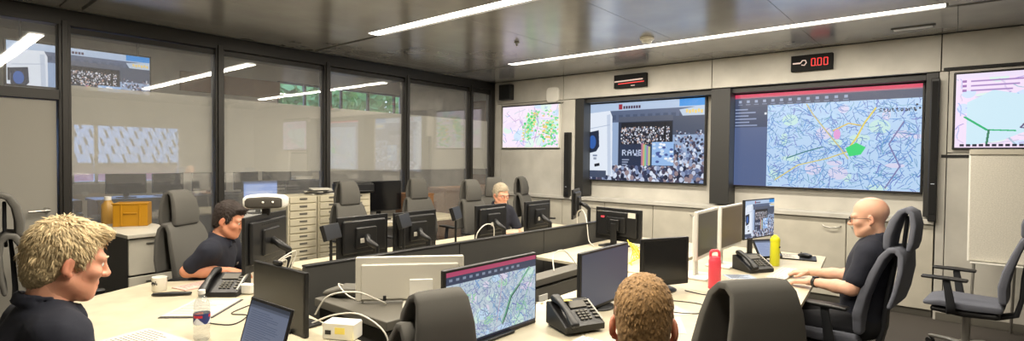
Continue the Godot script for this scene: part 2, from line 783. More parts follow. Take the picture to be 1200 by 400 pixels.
func weather_picture() -> Image:
	var im := Image.create(256, 192, false, Image.FORMAT_RGB8)
	streets(im, Rect2i(0, 0, 256, 192), srgb(236, 222, 238), srgb(222, 206, 226), 70, 21)
	var r := RandomNumberGenerator.new()
	r.seed = 4
	for k in 300:
		var t := r.randf()
		var c := Vector2(110 + t * 40 + r.randfn(0, 14), 150 - t * 120 + r.randfn(0, 12)) if k % 2 else Vector2(215 + r.randfn(0, 22), 110 + r.randfn(0, 40))
		blob(im, c, Vector2(r.randf_range(2, 7), r.randf_range(2, 6)), [srgb(130, 216, 140), srgb(80, 194, 120), srgb(206, 226, 140), srgb(110, 206, 140), srgb(160, 226, 190), srgb(228, 196, 120)][r.randi() % 6])
	stroke(im, [Vector2(20, 30), Vector2(60, 70), Vector2(80, 60), Vector2(110, 110), Vector2(100, 180)], 2, srgb(190, 150, 200))
	stroke(im, [Vector2(150, 10), Vector2(170, 80), Vector2(150, 170)], 2, srgb(180, 140, 190))
	return im


func district_picture() -> Image:
	var im := Image.create(300, 256, false, Image.FORMAT_RGB8)
	streets(im, Rect2i(0, 0, 300, 256), srgb(232, 214, 236), srgb(214, 196, 224), 90, 33)
	fill_poly(im, PackedVector2Array([Vector2(22, 100), Vector2(70, 60), Vector2(150, 90), Vector2(190, 60), Vector2(250, 110), Vector2(160, 180), Vector2(90, 230), Vector2(22, 250)]), srgb(196, 222, 234))
	im.fill_rect(Rect2i(0, 0, 300, 16), srgb(226, 214, 236))
	for k in 3:
		im.fill_rect(Rect2i(28, 24 + k * 16, 100 - k * 12, 5), srgb(160, 130, 185))
		im.fill_rect(Rect2i(12, 22 + k * 16, 8, 8), srgb(150, 110, 170))
	stroke(im, [Vector2(18, 150), Vector2(60, 196), Vector2(110, 200)], 4, srgb(50, 170, 110))
	stroke(im, [Vector2(64, 196), Vector2(60, 250)], 4, srgb(60, 120, 90))
	stroke(im, [Vector2(230, 20), Vector2(180, 80), Vector2(150, 130), Vector2(120, 190), Vector2(140, 196), Vector2(190, 150), Vector2(220, 200)], 3, srgb(96, 84, 120))
	stroke(im, [Vector2(250, 240), Vector2(236, 150), Vector2(262, 120), Vector2(290, 180)], 3, srgb(96, 84, 120))
	for k in 12:
		im.fill_rect(Rect2i(10 + k * 12, 244, 8, 8), srgb(40, 40, 54))
	return im


func street_party(w: int, h: int) -> Image:
	var r := RandomNumberGenerator.new()
	r.seed = 77
	var im := Image.create(640, 400, false, Image.FORMAT_RGB8)
	im.fill(srgb(150, 172, 206))
	im.fill_rect(Rect2i(0, 0, 640, 60), srgb(176, 196, 224))
	im.fill_rect(Rect2i(150, 40, 490, 60), srgb(86, 100, 130))
	for k in 12:
		im.fill_rect(Rect2i(160 + k * 40, 62, 24, 26), srgb(70, 84, 112))
	im.fill_rect(Rect2i(200, 8, 20, 26), srgb(150, 28, 54))
	for k in 7:
		im.fill_rect(Rect2i(226 + k * 14, 18, 10, 14), srgb(60, 36, 66))
	im.fill_rect(Rect2i(520, 0, 120, 34), srgb(44, 142, 222))
	fill_poly(im, PackedVector2Array([Vector2(520, 50), Vector2(640, 34), Vector2(640, 80), Vector2(540, 86)]), srgb(190, 206, 226))
	for k in 6:
		im.fill_rect(Rect2i(552 + k * 14, 50 + (k % 2) * 4, 10, 16), srgb(240, 210, 120))
	im.fill_rect(Rect2i(480, 80, 160, 90), srgb(72, 82, 104))
	# open stage trailer
	im.fill_rect(Rect2i(200, 74, 290, 30), srgb(84, 92, 112))
	im.fill_rect(Rect2i(200, 100, 290, 280), srgb(40, 50, 72))
	im.fill_rect(Rect2i(216, 104, 270, 110), srgb(26, 30, 42))
	for k in 520:
		var p := Vector2(r.randf_range(216, 470), r.randf_range(128, 214))
		blob(im, p, Vector2(r.randf_range(2, 5), r.randf_range(2, 6)), [srgb(226, 228, 238), srgb(180, 150, 140), srgb(40, 40, 54), srgb(90, 96, 120), srgb(200, 206, 222)][r.randi() % 5])
	im.fill_rect(Rect2i(446, 110, 10, 110), srgb(20, 22, 30))
	im.fill_rect(Rect2i(210, 214, 290, 150), srgb(40, 52, 78))
	letters(im, "RAVE", 222, 242, 6, srgb(196, 208, 232))
	for k in 3:
		im.fill_rect(Rect2i(222, 290 + k * 12, 40 - k * 6, 6), srgb(150, 162, 190))
	letters(im, "BE", 300, 250, 5, srgb(150, 160, 190))
	for k in 5:
		im.fill_rect(Rect2i(328 + k * 9, 210 + k * 4, 12, 130), [srgb(190, 120, 150), srgb(206, 170, 120), srgb(120, 190, 160), srgb(150, 130, 190), srgb(190, 190, 130)][k])
	im.fill_rect(Rect2i(384, 204, 112, 116), srgb(150, 186, 232))
	for k in 26:
		blob(im, Vector2(r.randf_range(392, 488), r.randf_range(214, 310)), Vector2(9, 6), [srgb(240, 244, 250), srgb(70, 88, 150), srgb(200, 220, 240)][k % 3])
	# the people standing round it
	for k in 1500:
		var x := r.randf_range(0, 640)
		var top := 150.0 if x > 500 else (330.0 if x > 110 else 392.0)
		var p := Vector2(x, r.randf_range(top, 404))
		var s := 3.0 + (p.y - 140) / 32.0
		var q := r.randi() % 8
		blob(im, p, Vector2(s, s * 1.2), [srgb(190, 200, 224), srgb(50, 58, 86), srgb(150, 132, 138), srgb(100, 114, 152), srgb(216, 224, 240), srgb(36, 42, 64), srgb(140, 156, 192), srgb(74, 68, 90)][q])
	# lorry cab
	fill_poly(im, PackedVector2Array([Vector2(0, 72), Vector2(30, 46), Vector2(150, 38), Vector2(164, 70), Vector2(166, 372), Vector2(0, 392)]), srgb(226, 234, 246))
	fill_poly(im, PackedVector2Array([Vector2(132, 60), Vector2(152, 56), Vector2(160, 372), Vector2(140, 374)]), srgb(196, 208, 228))
	stroke(im, [Vector2(22, 130), Vector2(150, 112)], 3, srgb(170, 184, 208))
	fill_poly(im, PackedVector2Array([Vector2(14, 150), Vector2(84, 138), Vector2(88, 224), Vector2(70, 250), Vector2(16, 262)]), srgb(34, 44, 66))
	blob(im, Vector2(46, 200), Vector2(22, 36), srgb(52, 96, 170))
	im.fill_rect(Rect2i(4, 150, 10, 70), srgb(40, 46, 60))
	im.fill_rect(Rect2i(50, 268, 26, 8), srgb(120, 134, 160))
	im.fill_rect(Rect2i(54, 282, 18, 12), srgb(150, 160, 180))
	fill_poly(im, PackedVector2Array([Vector2(60, 318), Vector2(90, 312), Vector2(92, 326), Vector2(62, 332)]), srgb(24, 28, 40))
	im.fill_rect(Rect2i(0, 352, 130, 36), srgb(70, 80, 104))
	im.resize(w / 2, h / 2, Image.INTERPOLATE_LANCZOS)
	return im


func document_picture(w: int, h: int, back: Color, ink: Color) -> Image:
	var r := RandomNumberGenerator.new()
	r.seed = w + h
	var im := Image.create(w, h, false, Image.FORMAT_RGB8)
	im.fill(back)
	im.fill_rect(Rect2i(0, 0, w, h / 12), back.darkened(0.45))
	im.fill_rect(Rect2i(0, h / 12, w, h / 16), back.darkened(0.2))
	for k in 16:
		im.fill_rect(Rect2i(w / 14, h / 5 + k * h / 21, int(w * r.randf_range(0.3, 0.8)), maxi(h / 70, 1)), ink)
	return im


# ---------------------------------------------------------------- the place
var M := {}


func materials() -> void:
	var fine := noise_tex(0.08, 256, 4, 0.86, 1.0)
	var grain := noise_tex(0.35, 256, 2, 0.0, 1.0, true, 3.0, 3)
	var soft := noise_tex(0.012, 256, 5, 0.9, 1.0, false, 2.0, 8)
	M.wall = triplanar(mt("painted wall panel", srgb(196, 193, 184), 0.5), soft, Vector3.ONE * 0.7)
	M.wall_dim = mt("painted partition", srgb(150, 147, 138), 0.6)
	M.ceil = triplanar(mt("grey lacquered ceiling panel", srgb(172, 170, 165), 0.2, 0.4), soft, Vector3.ONE * 0.5)
	M.slot = mt("black ceiling slot", srgb(26, 26, 26), 0.7)
	M.ceilback = mt("grey ceiling backing", srgb(90, 88, 84), 0.5)
	M.floor = triplanar(mt("dark carpet", srgb(92, 86, 80), 0.95), noise_tex(0.25, 256, 3, 0.55, 1.0), Vector3.ONE * 3.0, grain, 0.8)
	M.frame = mt("dark anodised frame", srgb(44, 42, 39), 0.45, 0.3)
	M.post = mt("dark grey post", srgb(40, 40, 39), 0.5)
	M.black = mt("black plastic", srgb(20, 20, 21), 0.42)
	M.blackgloss = mt("black gloss screen", srgb(16, 16, 18), 0.18)
	M.darkscreen = mt("dark satin screen", srgb(26, 26, 26), 0.3)
	M.metal = mt("brushed steel", srgb(178, 176, 170), 0.3, 0.9)
	M.white = mt("white plastic", srgb(226, 224, 216), 0.45)
	M.paper = triplanar(mt("paper", srgb(216, 212, 200), 0.85), fine, Vector3.ONE * 4.0)
	M.desk = triplanar(mt("cream desk laminate", srgb(208, 198, 172), 0.4), soft, Vector3.ONE * 1.5)
	M.cabinet = triplanar(mt("cream cabinet front", srgb(198, 193, 178), 0.5), soft, Vector3.ONE * 0.8)
	M.divider = triplanar(mt("dark grey divider felt", srgb(66, 65, 61), 0.85), fine, Vector3.ONE * 8.0, grain, 0.3)
	M.spine = mt("grey cable spine", srgb(96, 93, 85), 0.55)
	M.beige = mt("beige drawer steel", srgb(196, 188, 164), 0.5)
	M.cloth = triplanar(mt("charcoal chair fabric", srgb(92, 90, 85), 0.95), fine, Vector3.ONE * 40.0, grain, 0.5)
	M.cloth_blue = triplanar(mt("blue grey chair fabric", srgb(108, 111, 122), 0.95), fine, Vector3.ONE * 40.0, grain, 0.5)
	M.chairframe = mt("chair frame plastic", srgb(44, 46, 50), 0.5)
	M.silver = mt("silver computer back", srgb(206, 202, 190), 0.4, 0.25)
	M.orange_wood = triplanar(mt("brown wood", srgb(150, 104, 62), 0.55), noise_tex(0.03, 256, 4, 0.65, 1.0), Vector3(1.0, 10.0, 1.0))
	M.yellow = mt("amber crate plastic", srgb(172, 122, 10), 0.4)
	M.cable = mt("white cable", srgb(214, 210, 198), 0.5)
	M.cable_dark = mt("black cable", srgb(30, 30, 30), 0.5)
	M.cable_yellow = mt("yellow cable", srgb(226, 206, 70), 0.5)
	M.red = mt("coral bottle", srgb(238, 74, 92), 0.35)
	M.lime = mt("lime bottle", srgb(226, 226, 40), 0.35)
	M.note = mt("yellow sticky note", srgb(238, 220, 110), 0.8)
	M.ink = mt("dark print", srgb(60, 58, 60), 0.8)
	M.china = mt("white glazed china", srgb(238, 234, 222), 0.15)
	var g := mt("clear glass", Color(1, 1, 1, 0.03), 0.02)
	g.transparency = BaseMaterial3D.TRANSPARENCY_ALPHA
	g.metallic_specular = 0.5
	M.glass = g
	var f := mt("grey translucent film", Color(srgb(186, 184, 174), 0.5), 0.8)
	f.transparency = BaseMaterial3D.TRANSPARENCY_ALPHA
	f.backlight_enabled = true
	f.backlight = Color(0.5, 0.5, 0.48)
	M.film = f


func setting() -> void:
	var b: MB
	# floor and ceiling
	struct("floor", MB.new().box(Vector3(1.5, -0.1, 2.4), Vector3(17.4, 0.2, 14.2), 0.0), M.floor)
	var ce := struct("ceiling", MB.new().box(Vector3(4.5, 3.03, 4.5), Vector3(9.6, 0.2, 9.6), 0.0), M.slot)
	var zs := [0.0, 1.13, 1.29, 3.4, 3.56, 5.68, 5.84, 7.5, 7.502, 9.2]
	for k in range(0, zs.size() - 1):
		if zs[k + 1] - zs[k] < 0.3:
			continue
		for q in 9:
			var x0: float = 0.06 + q * 1.175 - (0.95 if q > 0 else 0.0)
			var x1: float = 0.06 + (q + 1) * 1.175 - 0.95
			struct("ceiling_panel", MB.new().box(Vector3((x0 + x1) / 2, 2.91, (zs[k] + zs[k + 1]) / 2), Vector3(x1 - x0 - 0.003, 0.04, zs[k + 1] - zs[k] - 0.012), 0.0015), M.ceil, ce)
	for s in [1.21, 3.48, 5.76]:
		struct("slot_cover", MB.new().box(Vector3(0.7, 2.915, s), Vector3(1.36, 0.03, 0.13), 0.002), M.ceil, ce)
		struct("slot_cover", MB.new().box(Vector3(7.7, 2.915, s), Vector3(3.2, 0.03, 0.13), 0.002), M.ceil, ce)

	# display wall: body, cladding panels, niche
	var wb := struct("wall_back", MB.new().box(Vector3(4.5, 1.5, -0.5), Vector3(9.4, 3.0, 0.3), 0.0), M.wall_dim)
	for q in [[0.02, 1.45], [1.45, 3.75], [3.75, 6.04], [6.04, 9.1]]:
		struct("fascia_panel", MB.new().box(Vector3((q[0] + q[1]) / 2, 2.7, -0.17), Vector3(q[1] - q[0] - 0.008, 0.37, 0.34), 0.004), M.wall, wb)
	struct("fascia_backing", MB.new().box(Vector3(4.5, 2.7, -0.2), Vector3(9.0, 0.38, 0.3), 0.0), M.slot, wb)
	for q in [[0.02, 0.16, 1.0, 2.508], [0.166, 1.445, 1.0, 1.735], [0.166, 1.445, 2.475, 2.508], [1.451, 1.67, 1.0, 2.508], [6.03, 6.1, 0.0, 2.508], [6.106, 7.3, 0.08, 1.69], [6.106, 7.3, 1.696, 2.508], [7.306, 9.1, 0.08, 2.508]]:
		struct("wall_panel", MB.new().box(Vector3((q[0] + q[1]) / 2, (q[2] + q[3]) / 2, -0.17), Vector3(q[1] - q[0], q[3] - q[2], 0.34), 0.003), M.wall, wb)
	struct("wall_panel", MB.new().box(Vector3(0.805, 2.1, -0.2), Vector3(1.27, 0.73, 0.34), 0.003), M.wall, wb)
	struct("wall_panel", MB.new().box(Vector3(4.56, 0.5, -0.42), Vector3(9.0, 1.0, 0.1), 0.003), M.wall, wb)
	struct("niche_back", MB.new().box(Vector3(3.85, 1.75, -0.3), Vector3(4.4, 1.52, 0.06), 0.0), M.wall, wb)
	struct("niche_header", MB.new().box(Vector3(3.85, 2.475, -0.17), Vector3(4.4, 0.06, 0.2), 0.002), M.post, wb)
	struct("niche_post", MB.new().box(Vector3(1.755, 1.77, -0.13), Vector3(0.15, 1.47, 0.26), 0.004), M.post, wb)
	struct("niche_post", MB.new().box(Vector3(3.865, 1.77, -0.13), Vector3(0.24, 1.47, 0.26), 0.004), M.post, wb)
	struct("niche_post", MB.new().box(Vector3(5.975, 1.77, -0.13), Vector3(0.1, 1.47, 0.26), 0.004), M.post, wb)
	struct("ledge_top", MB.new().box(Vector3(3.03, 0.99, -0.13), Vector3(5.98, 0.05, 0.32), 0.004), M.wall, wb)
	struct("baseboard_back", MB.new().box(Vector3(7.6, 0.04, -0.0), Vector3(3.1, 0.08, 0.02), 0.003), M.spine)

	# left partition: door, frame, panes
	var wl := struct("wall_left", MB.new().box(Vector3(-0.05, 2.82, 4.5), Vector3(0.14, 0.14, 9.0), 0.004), M.frame)
	struct("head_rail", MB.new().box(Vector3(-0.05, 2.715, 2.9), Vector3(0.06, 0.05, 5.8), 0.003), M.frame, wl)
	for z in [0.04, 0.57, 1.9, 3.19, 4.48, 5.79, 6.88]:
		struct("mullion", MB.new().box(Vector3(-0.05, 1.4, z), Vector3(0.13, 2.8, 0.09), 0.005), M.frame, wl)
		if z > 0.3 and z < 5.9:
			struct("mullion_cap", MB.new().box(Vector3(0.025, 1.4, z), Vector3(0.02, 2.78, 0.045), 0.004), M.frame, wl)
	struct("floor_rail", MB.new().box(Vector3(-0.05, 0.05, 2.9), Vector3(0.12, 0.1, 5.8), 0.004), M.frame, wl)
	struct("door_head", MB.new().box(Vector3(-0.05, 2.12, 6.33), Vector3(0.13, 0.09, 1.02), 0.004), M.frame, wl)
	var zz := [0.085, 0.525, 0.615, 1.855, 1.945, 3.145, 3.235, 4.435, 4.525, 5.745]
	for k in range(0, 10, 2):
		for x in [-0.04, -0.06]:
			struct("glass_pane", MB.new().box(Vector3(x, 1.4, (zz[k] + zz[k + 1]) / 2), Vector3(0.0004, 2.62, zz[k + 1] - zz[k]), 0.0), M.glass, wl)
		struct("privacy_film", MB.new().box(Vector3(-0.072, 1.815, (zz[k] + zz[k + 1]) / 2), Vector3(0.0016, 0.82, zz[k + 1] - zz[k] - 0.01), 0.0), M.film, wl)
	for x in [-0.04, -0.06]:
		struct("glass_pane", MB.new().box(Vector3(x, 2.46, 6.335), Vector3(0.0004, 0.6, 1.0), 0.0), M.glass, wl)
	struct("solid_panel", MB.new().box(Vector3(-0.05, 1.4, 7.95), Vector3(0.1, 2.8, 2.1), 0.0), M.wall_dim, wl)
	var dr := struct("door_1", MB.new().box(Vector3(-0.045, 1.04, 6.335), Vector3(0.05, 2.06, 0.98), 0.004), M.wall_dim)
	var dl := MB.new()
	dl.cyl(Vector3(-0.02, 1.09, 5.92), Vector3(0.05, 1.09, 5.92), 0.011)
	dl.tube([Vector3(0.045, 1.09, 5.905), Vector3(0.047, 1.088, 5.97), Vector3(0.047, 1.085, 6.05)], 0.0105, 10)
	dl.cyl(Vector3(-0.021, 1.09, 5.92), Vector3(-0.012, 1.09, 5.92), 0.026)
	part("handle", dl, M.metal, dr)

	# the rest of the room behind the camera
	struct("wall_right", MB.new().box(Vector3(9.2, 1.5, 4.4), Vector3(0.2, 3.1, 9.8), 0.0), M.wall)
	struct("wall_front", MB.new().box(Vector3(4.5, 1.5, 9.2), Vector3(9.4, 3.1, 0.2), 0.0), M.wall)

	neighbour_room()


func neighbour_room() -> void:
	# far wall with a low window and a band of clerestory panes
	var fx := -5.0
	var wf := struct("wall_far", MB.new().box(Vector3(fx - 0.1, 0.54, 1.5), Vector3(0.2, 1.08, 13.0), 0.0), M.wall)
	for q in [[1.08, 2.12, 4.85, 5.05], [1.08, 2.12, 7.8, 8.0], [1.08, 2.12, -5.0, 3.2], [2.12, 2.66, -5.0, 8.0], [3.2, 3.5, -5.0, 8.0], [2.66, 3.2, 1.38, 8.0], [2.66, 3.2, -5.0, -2.0], [2.66, 3.2, 0.1, 0.3]]:
		struct("wall_block", MB.new().box(Vector3(fx - 0.1, (q[0] + q[1]) / 2, (q[2] + q[3]) / 2), Vector3(0.2, q[1] - q[0], q[3] - q[2]), 0.0), M.wall, wf)
	struct("wood_beam", MB.new().box(Vector3(fx + 0.03, 2.98, 2.3), Vector3(0.06, 0.36, 1.9), 0.004), M.orange_wood, wf)
	var fr := MB.new()
	for z in [4.82, 4.5, 3.23]:
		fr.box(Vector3(fx - 0.08, 1.6, z), Vector3(0.07, 1.04, 0.05), 0.004)
	fr.box(Vector3(fx - 0.08, 1.1, 4.02), Vector3(0.07, 0.05, 1.64), 0.004)
	fr.box(Vector3(fx - 0.08, 2.1, 4.02), Vector3(0.07, 0.05, 1.64), 0.004)
	var w1 := struct("window_1", fr, M.white)
	struct("pane", MB.new().box(Vector3(fx - 0.08, 1.6, 4.02), Vector3(0.0006, 1.0, 1.6), 0.0), M.glass, w1)
	var f3 := MB.new()  # added unseen window, lets more daylight into the neighbouring room
	for z in [5.07, 6.4, 7.78]:
		f3.box(Vector3(fx - 0.08, 1.6, z), Vector3(0.07, 1.04, 0.05), 0.004)
	for y in [1.1, 2.1]:
		f3.box(Vector3(fx - 0.08, y, 6.42), Vector3(0.07, 0.05, 2.7), 0.004)
	var w3 := struct("added_window_3", f3, M.white)
	struct("pane", MB.new().box(Vector3(fx - 0.08, 1.6, 6.42), Vector3(0.0006, 1.0, 2.7), 0.0), M.glass, w3)
	var f2 := MB.new()
	for z in [1.36, 0.72, 0.32, 0.08, -0.2, -0.95, -1.75, -1.98]:
		f2.box(Vector3(fx - 0.08, 2.93, z), Vector3(0.07, 0.54, 0.05), 0.004)
	for y in [2.68, 3.18]:
		f2.box(Vector3(fx - 0.08, y, -0.3), Vector3(0.07, 0.04, 3.36), 0.004)
	var w2 := struct("window_2", f2, M.frame)
	struct("pane", MB.new().box(Vector3(fx - 0.08, 2.93, -0.31), Vector3(0.0006, 0.5, 3.3), 0.0), M.glass, w2)
	struct("ceiling_neighbour", MB.new().box(Vector3(-2.6, 3.55, 1.5), Vector3(5.2, 0.1, 13.0), 0.0), M.wall_dim)
	struct("wall_bulkhead", MB.new().box(Vector3(-0.05, 3.24, 3.0), Vector3(0.1, 0.72, 12.4), 0.0), M.wall_dim)
	var we := struct("wall_end", MB.new().box(Vector3(-2.6, 1.75, -4.6), Vector3(5.2, 3.5, 0.2), 0.0), M.wall)
	struct("wood_cladding", MB.new().box(Vector3(-2.6, 2.95, -4.45), Vector3(5.0, 0.6, 0.06), 0.004), M.orange_wood, we)
	struct("wood_cladding", MB.new().box(Vector3(-2.6, 0.55, -4.45), Vector3(5.0, 1.1, 0.06), 0.004), M.orange_wood, we)
	struct("wall_near_end", MB.new().box(Vector3(-2.6, 1.75, 8.1), Vector3(5.2, 3.5, 0.2), 0.0), M.wall)
	struct("wall_side", MB.new().box(Vector3(-0.05, 1.75, -2.3), Vector3(0.1, 3.5, 4.5), 0.0), M.wall)
	for k in 3:  # added lamps, out of view, that brighten the dim neighbouring room
		var lt := thing("added_fill_light", "added unseen fill light in the neighbouring room, above the glass, %s" % ["near its end wall", "in its middle", "near the door"][k], "light", Vector3(-0.9, 3.46, [-0.6, 2.4, 5.4][k]), 0.0, "added fill lights of the neighbouring room")
		part("housing", MB.new().box(Vector3(0, 0.015, 0), Vector3(0.16, 0.05, 1.5), 0.006), M.white, lt)
		part("diffuser", MB.new().box(Vector3(0, -0.014, 0), Vector3(0.13, 0.016, 1.46), 0.004), glow_mat("warm white diffuser", Color(1.0, 0.97, 0.92), 4.0), lt)
		var al := AreaLight3D.new()
		al.name = "added_fill_lamp"
		al.area_size = Vector2(0.12, 1.4)
		al.area_range = 14.0
		al.area_attenuation = 2.0
		al.light_color = Color(1.0, 0.96, 0.88)
		al.light_energy = LAMP * 1.3
		al.shadow_enabled = true
		al.position = Vector3(0, -0.03, 0)
		al.rotation.x = -PI / 2
		lt.add_child(al)
	# poster boards on the far wall
	solo("wall_board", MB.new().box(Vector3(fx + 0.02, 2.03, 0.85), Vector3(0.03, 0.52, 0.72), 0.003), M.white, "small white board on the far wall of the neighbouring room, seen through the third pane", "board")
	solo("wall_board", MB.new().box(Vector3(fx + 0.02, 1.9, -0.7), Vector3(0.03, 0.86, 0.9), 0.003), M.white, "larger white board on the far wall of the neighbouring room, below the leafy high windows", "board")


func outside() -> void:
	# house across the yard: pinkish wall under a roof of pale tile rows
	var h := thing("neighbour_house", "pinkish house with a pale tiled roof seen through the low window", "house", Vector3(-12.0, 0, 5.0))
	part("wall", MB.new().box(Vector3(-2.0, 0.4, 0), Vector3(4.0, 2.4, 16.0), 0.0), mt("pink render", srgb(206, 146, 136), 0.9), h)
	var roof := part("roof", MB.new().box(Vector3(-1.4, 2.6, 0), Vector3(4.4, 0.1, 16.6), 0.0, Basis(Vector3(0, 0, 1), -0.62)), mt("roof deck", srgb(84, 78, 72), 0.9), h)
	var st := MB.new()
	var rb := Basis(Vector3(0, 0, 1), -0.62)
	for r in 11:
		for q in 46:
			st.box(Vector3(-1.4, 2.6, 0) + rb * Vector3(2.1 - r * 0.4, 0.09, -8.1 + q * 0.36 + (r % 2) * 0.18), Vector3(0.36, 0.05, 0.3), 0.015, rb * Basis(Vector3(0, 0, 1), -0.1))
	var tl := part("roof_tiles", st, mt("pale roof tile", srgb(196, 192, 184), 0.8), roof)
	tl.set_meta("kind", "stuff")
	struct("ground_outside", MB.new().box(Vector3(-20, -0.4, 2), Vector3(29.0, 0.2, 60.0), 0.0), mt("yard paving", srgb(150, 146, 138), 0.9))
	# two leafy trees behind the high windows
	for t in 2:
		var tr := thing("leafy_tree", ["broad leafy green tree outside the high windows, behind the wider window group", "leafy green tree outside the high windows, behind the narrow panes"][t], "tree", [Vector3(-10.5, -0.3, -4.2), Vector3(-9.2, -0.3, -0.6)][t], 0.0, "trees outside the high windows")
		part("trunk", MB.new().tube([Vector3(0, 0, 0), Vector3(0.1, 1.5, 0.05), Vector3(0, 3.2, 0)], [0.22, 0.17, 0.1], 10), mt("bark", srgb(90, 76, 60), 0.9), tr)
		var leaf := MB.new()
		leaf.face(Vector3(-0.07, 0, 0), Vector3(0, 0.02, -0.045), Vector3(0.08, 0, 0), Vector3(0, 0.02, 0.045), Vector3(0, 1, 0))
		var mm := MultiMesh.new()
		mm.transform_format = MultiMesh.TRANSFORM_3D
		mm.mesh = leaf.mesh()
		mm.instance_count = 5200
		var r := RandomNumberGenerator.new()
		r.seed = 40 + t
		for k in 5200:
			var d := Vector3(r.randfn(), r.randfn(), r.randfn()).normalized() * pow(r.randf(), 0.4)
			mm.set_instance_transform(k, Transform3D(Basis.from_euler(Vector3(r.randf() * 6, r.randf() * 6, r.randf() * 6)) * r.randf_range(1.2, 2.6), Vector3(0, 4.1, 0) + d * Vector3(2.2, 1.9, 2.6)))
		var mi := MultiMeshInstance3D.new()
		mi.name = "foliage"
		mi.multimesh = mm
		var lm := mt("tree leaf", srgb(110, 150, 84), 0.7)
		lm.cull_mode = BaseMaterial3D.CULL_DISABLED
		lm.backlight_enabled = true
		lm.backlight = Color(0.3, 0.5, 0.15)
		mi.material_override = lm
		mi.set_meta("kind", "stuff")
		tr.add_child(mi)


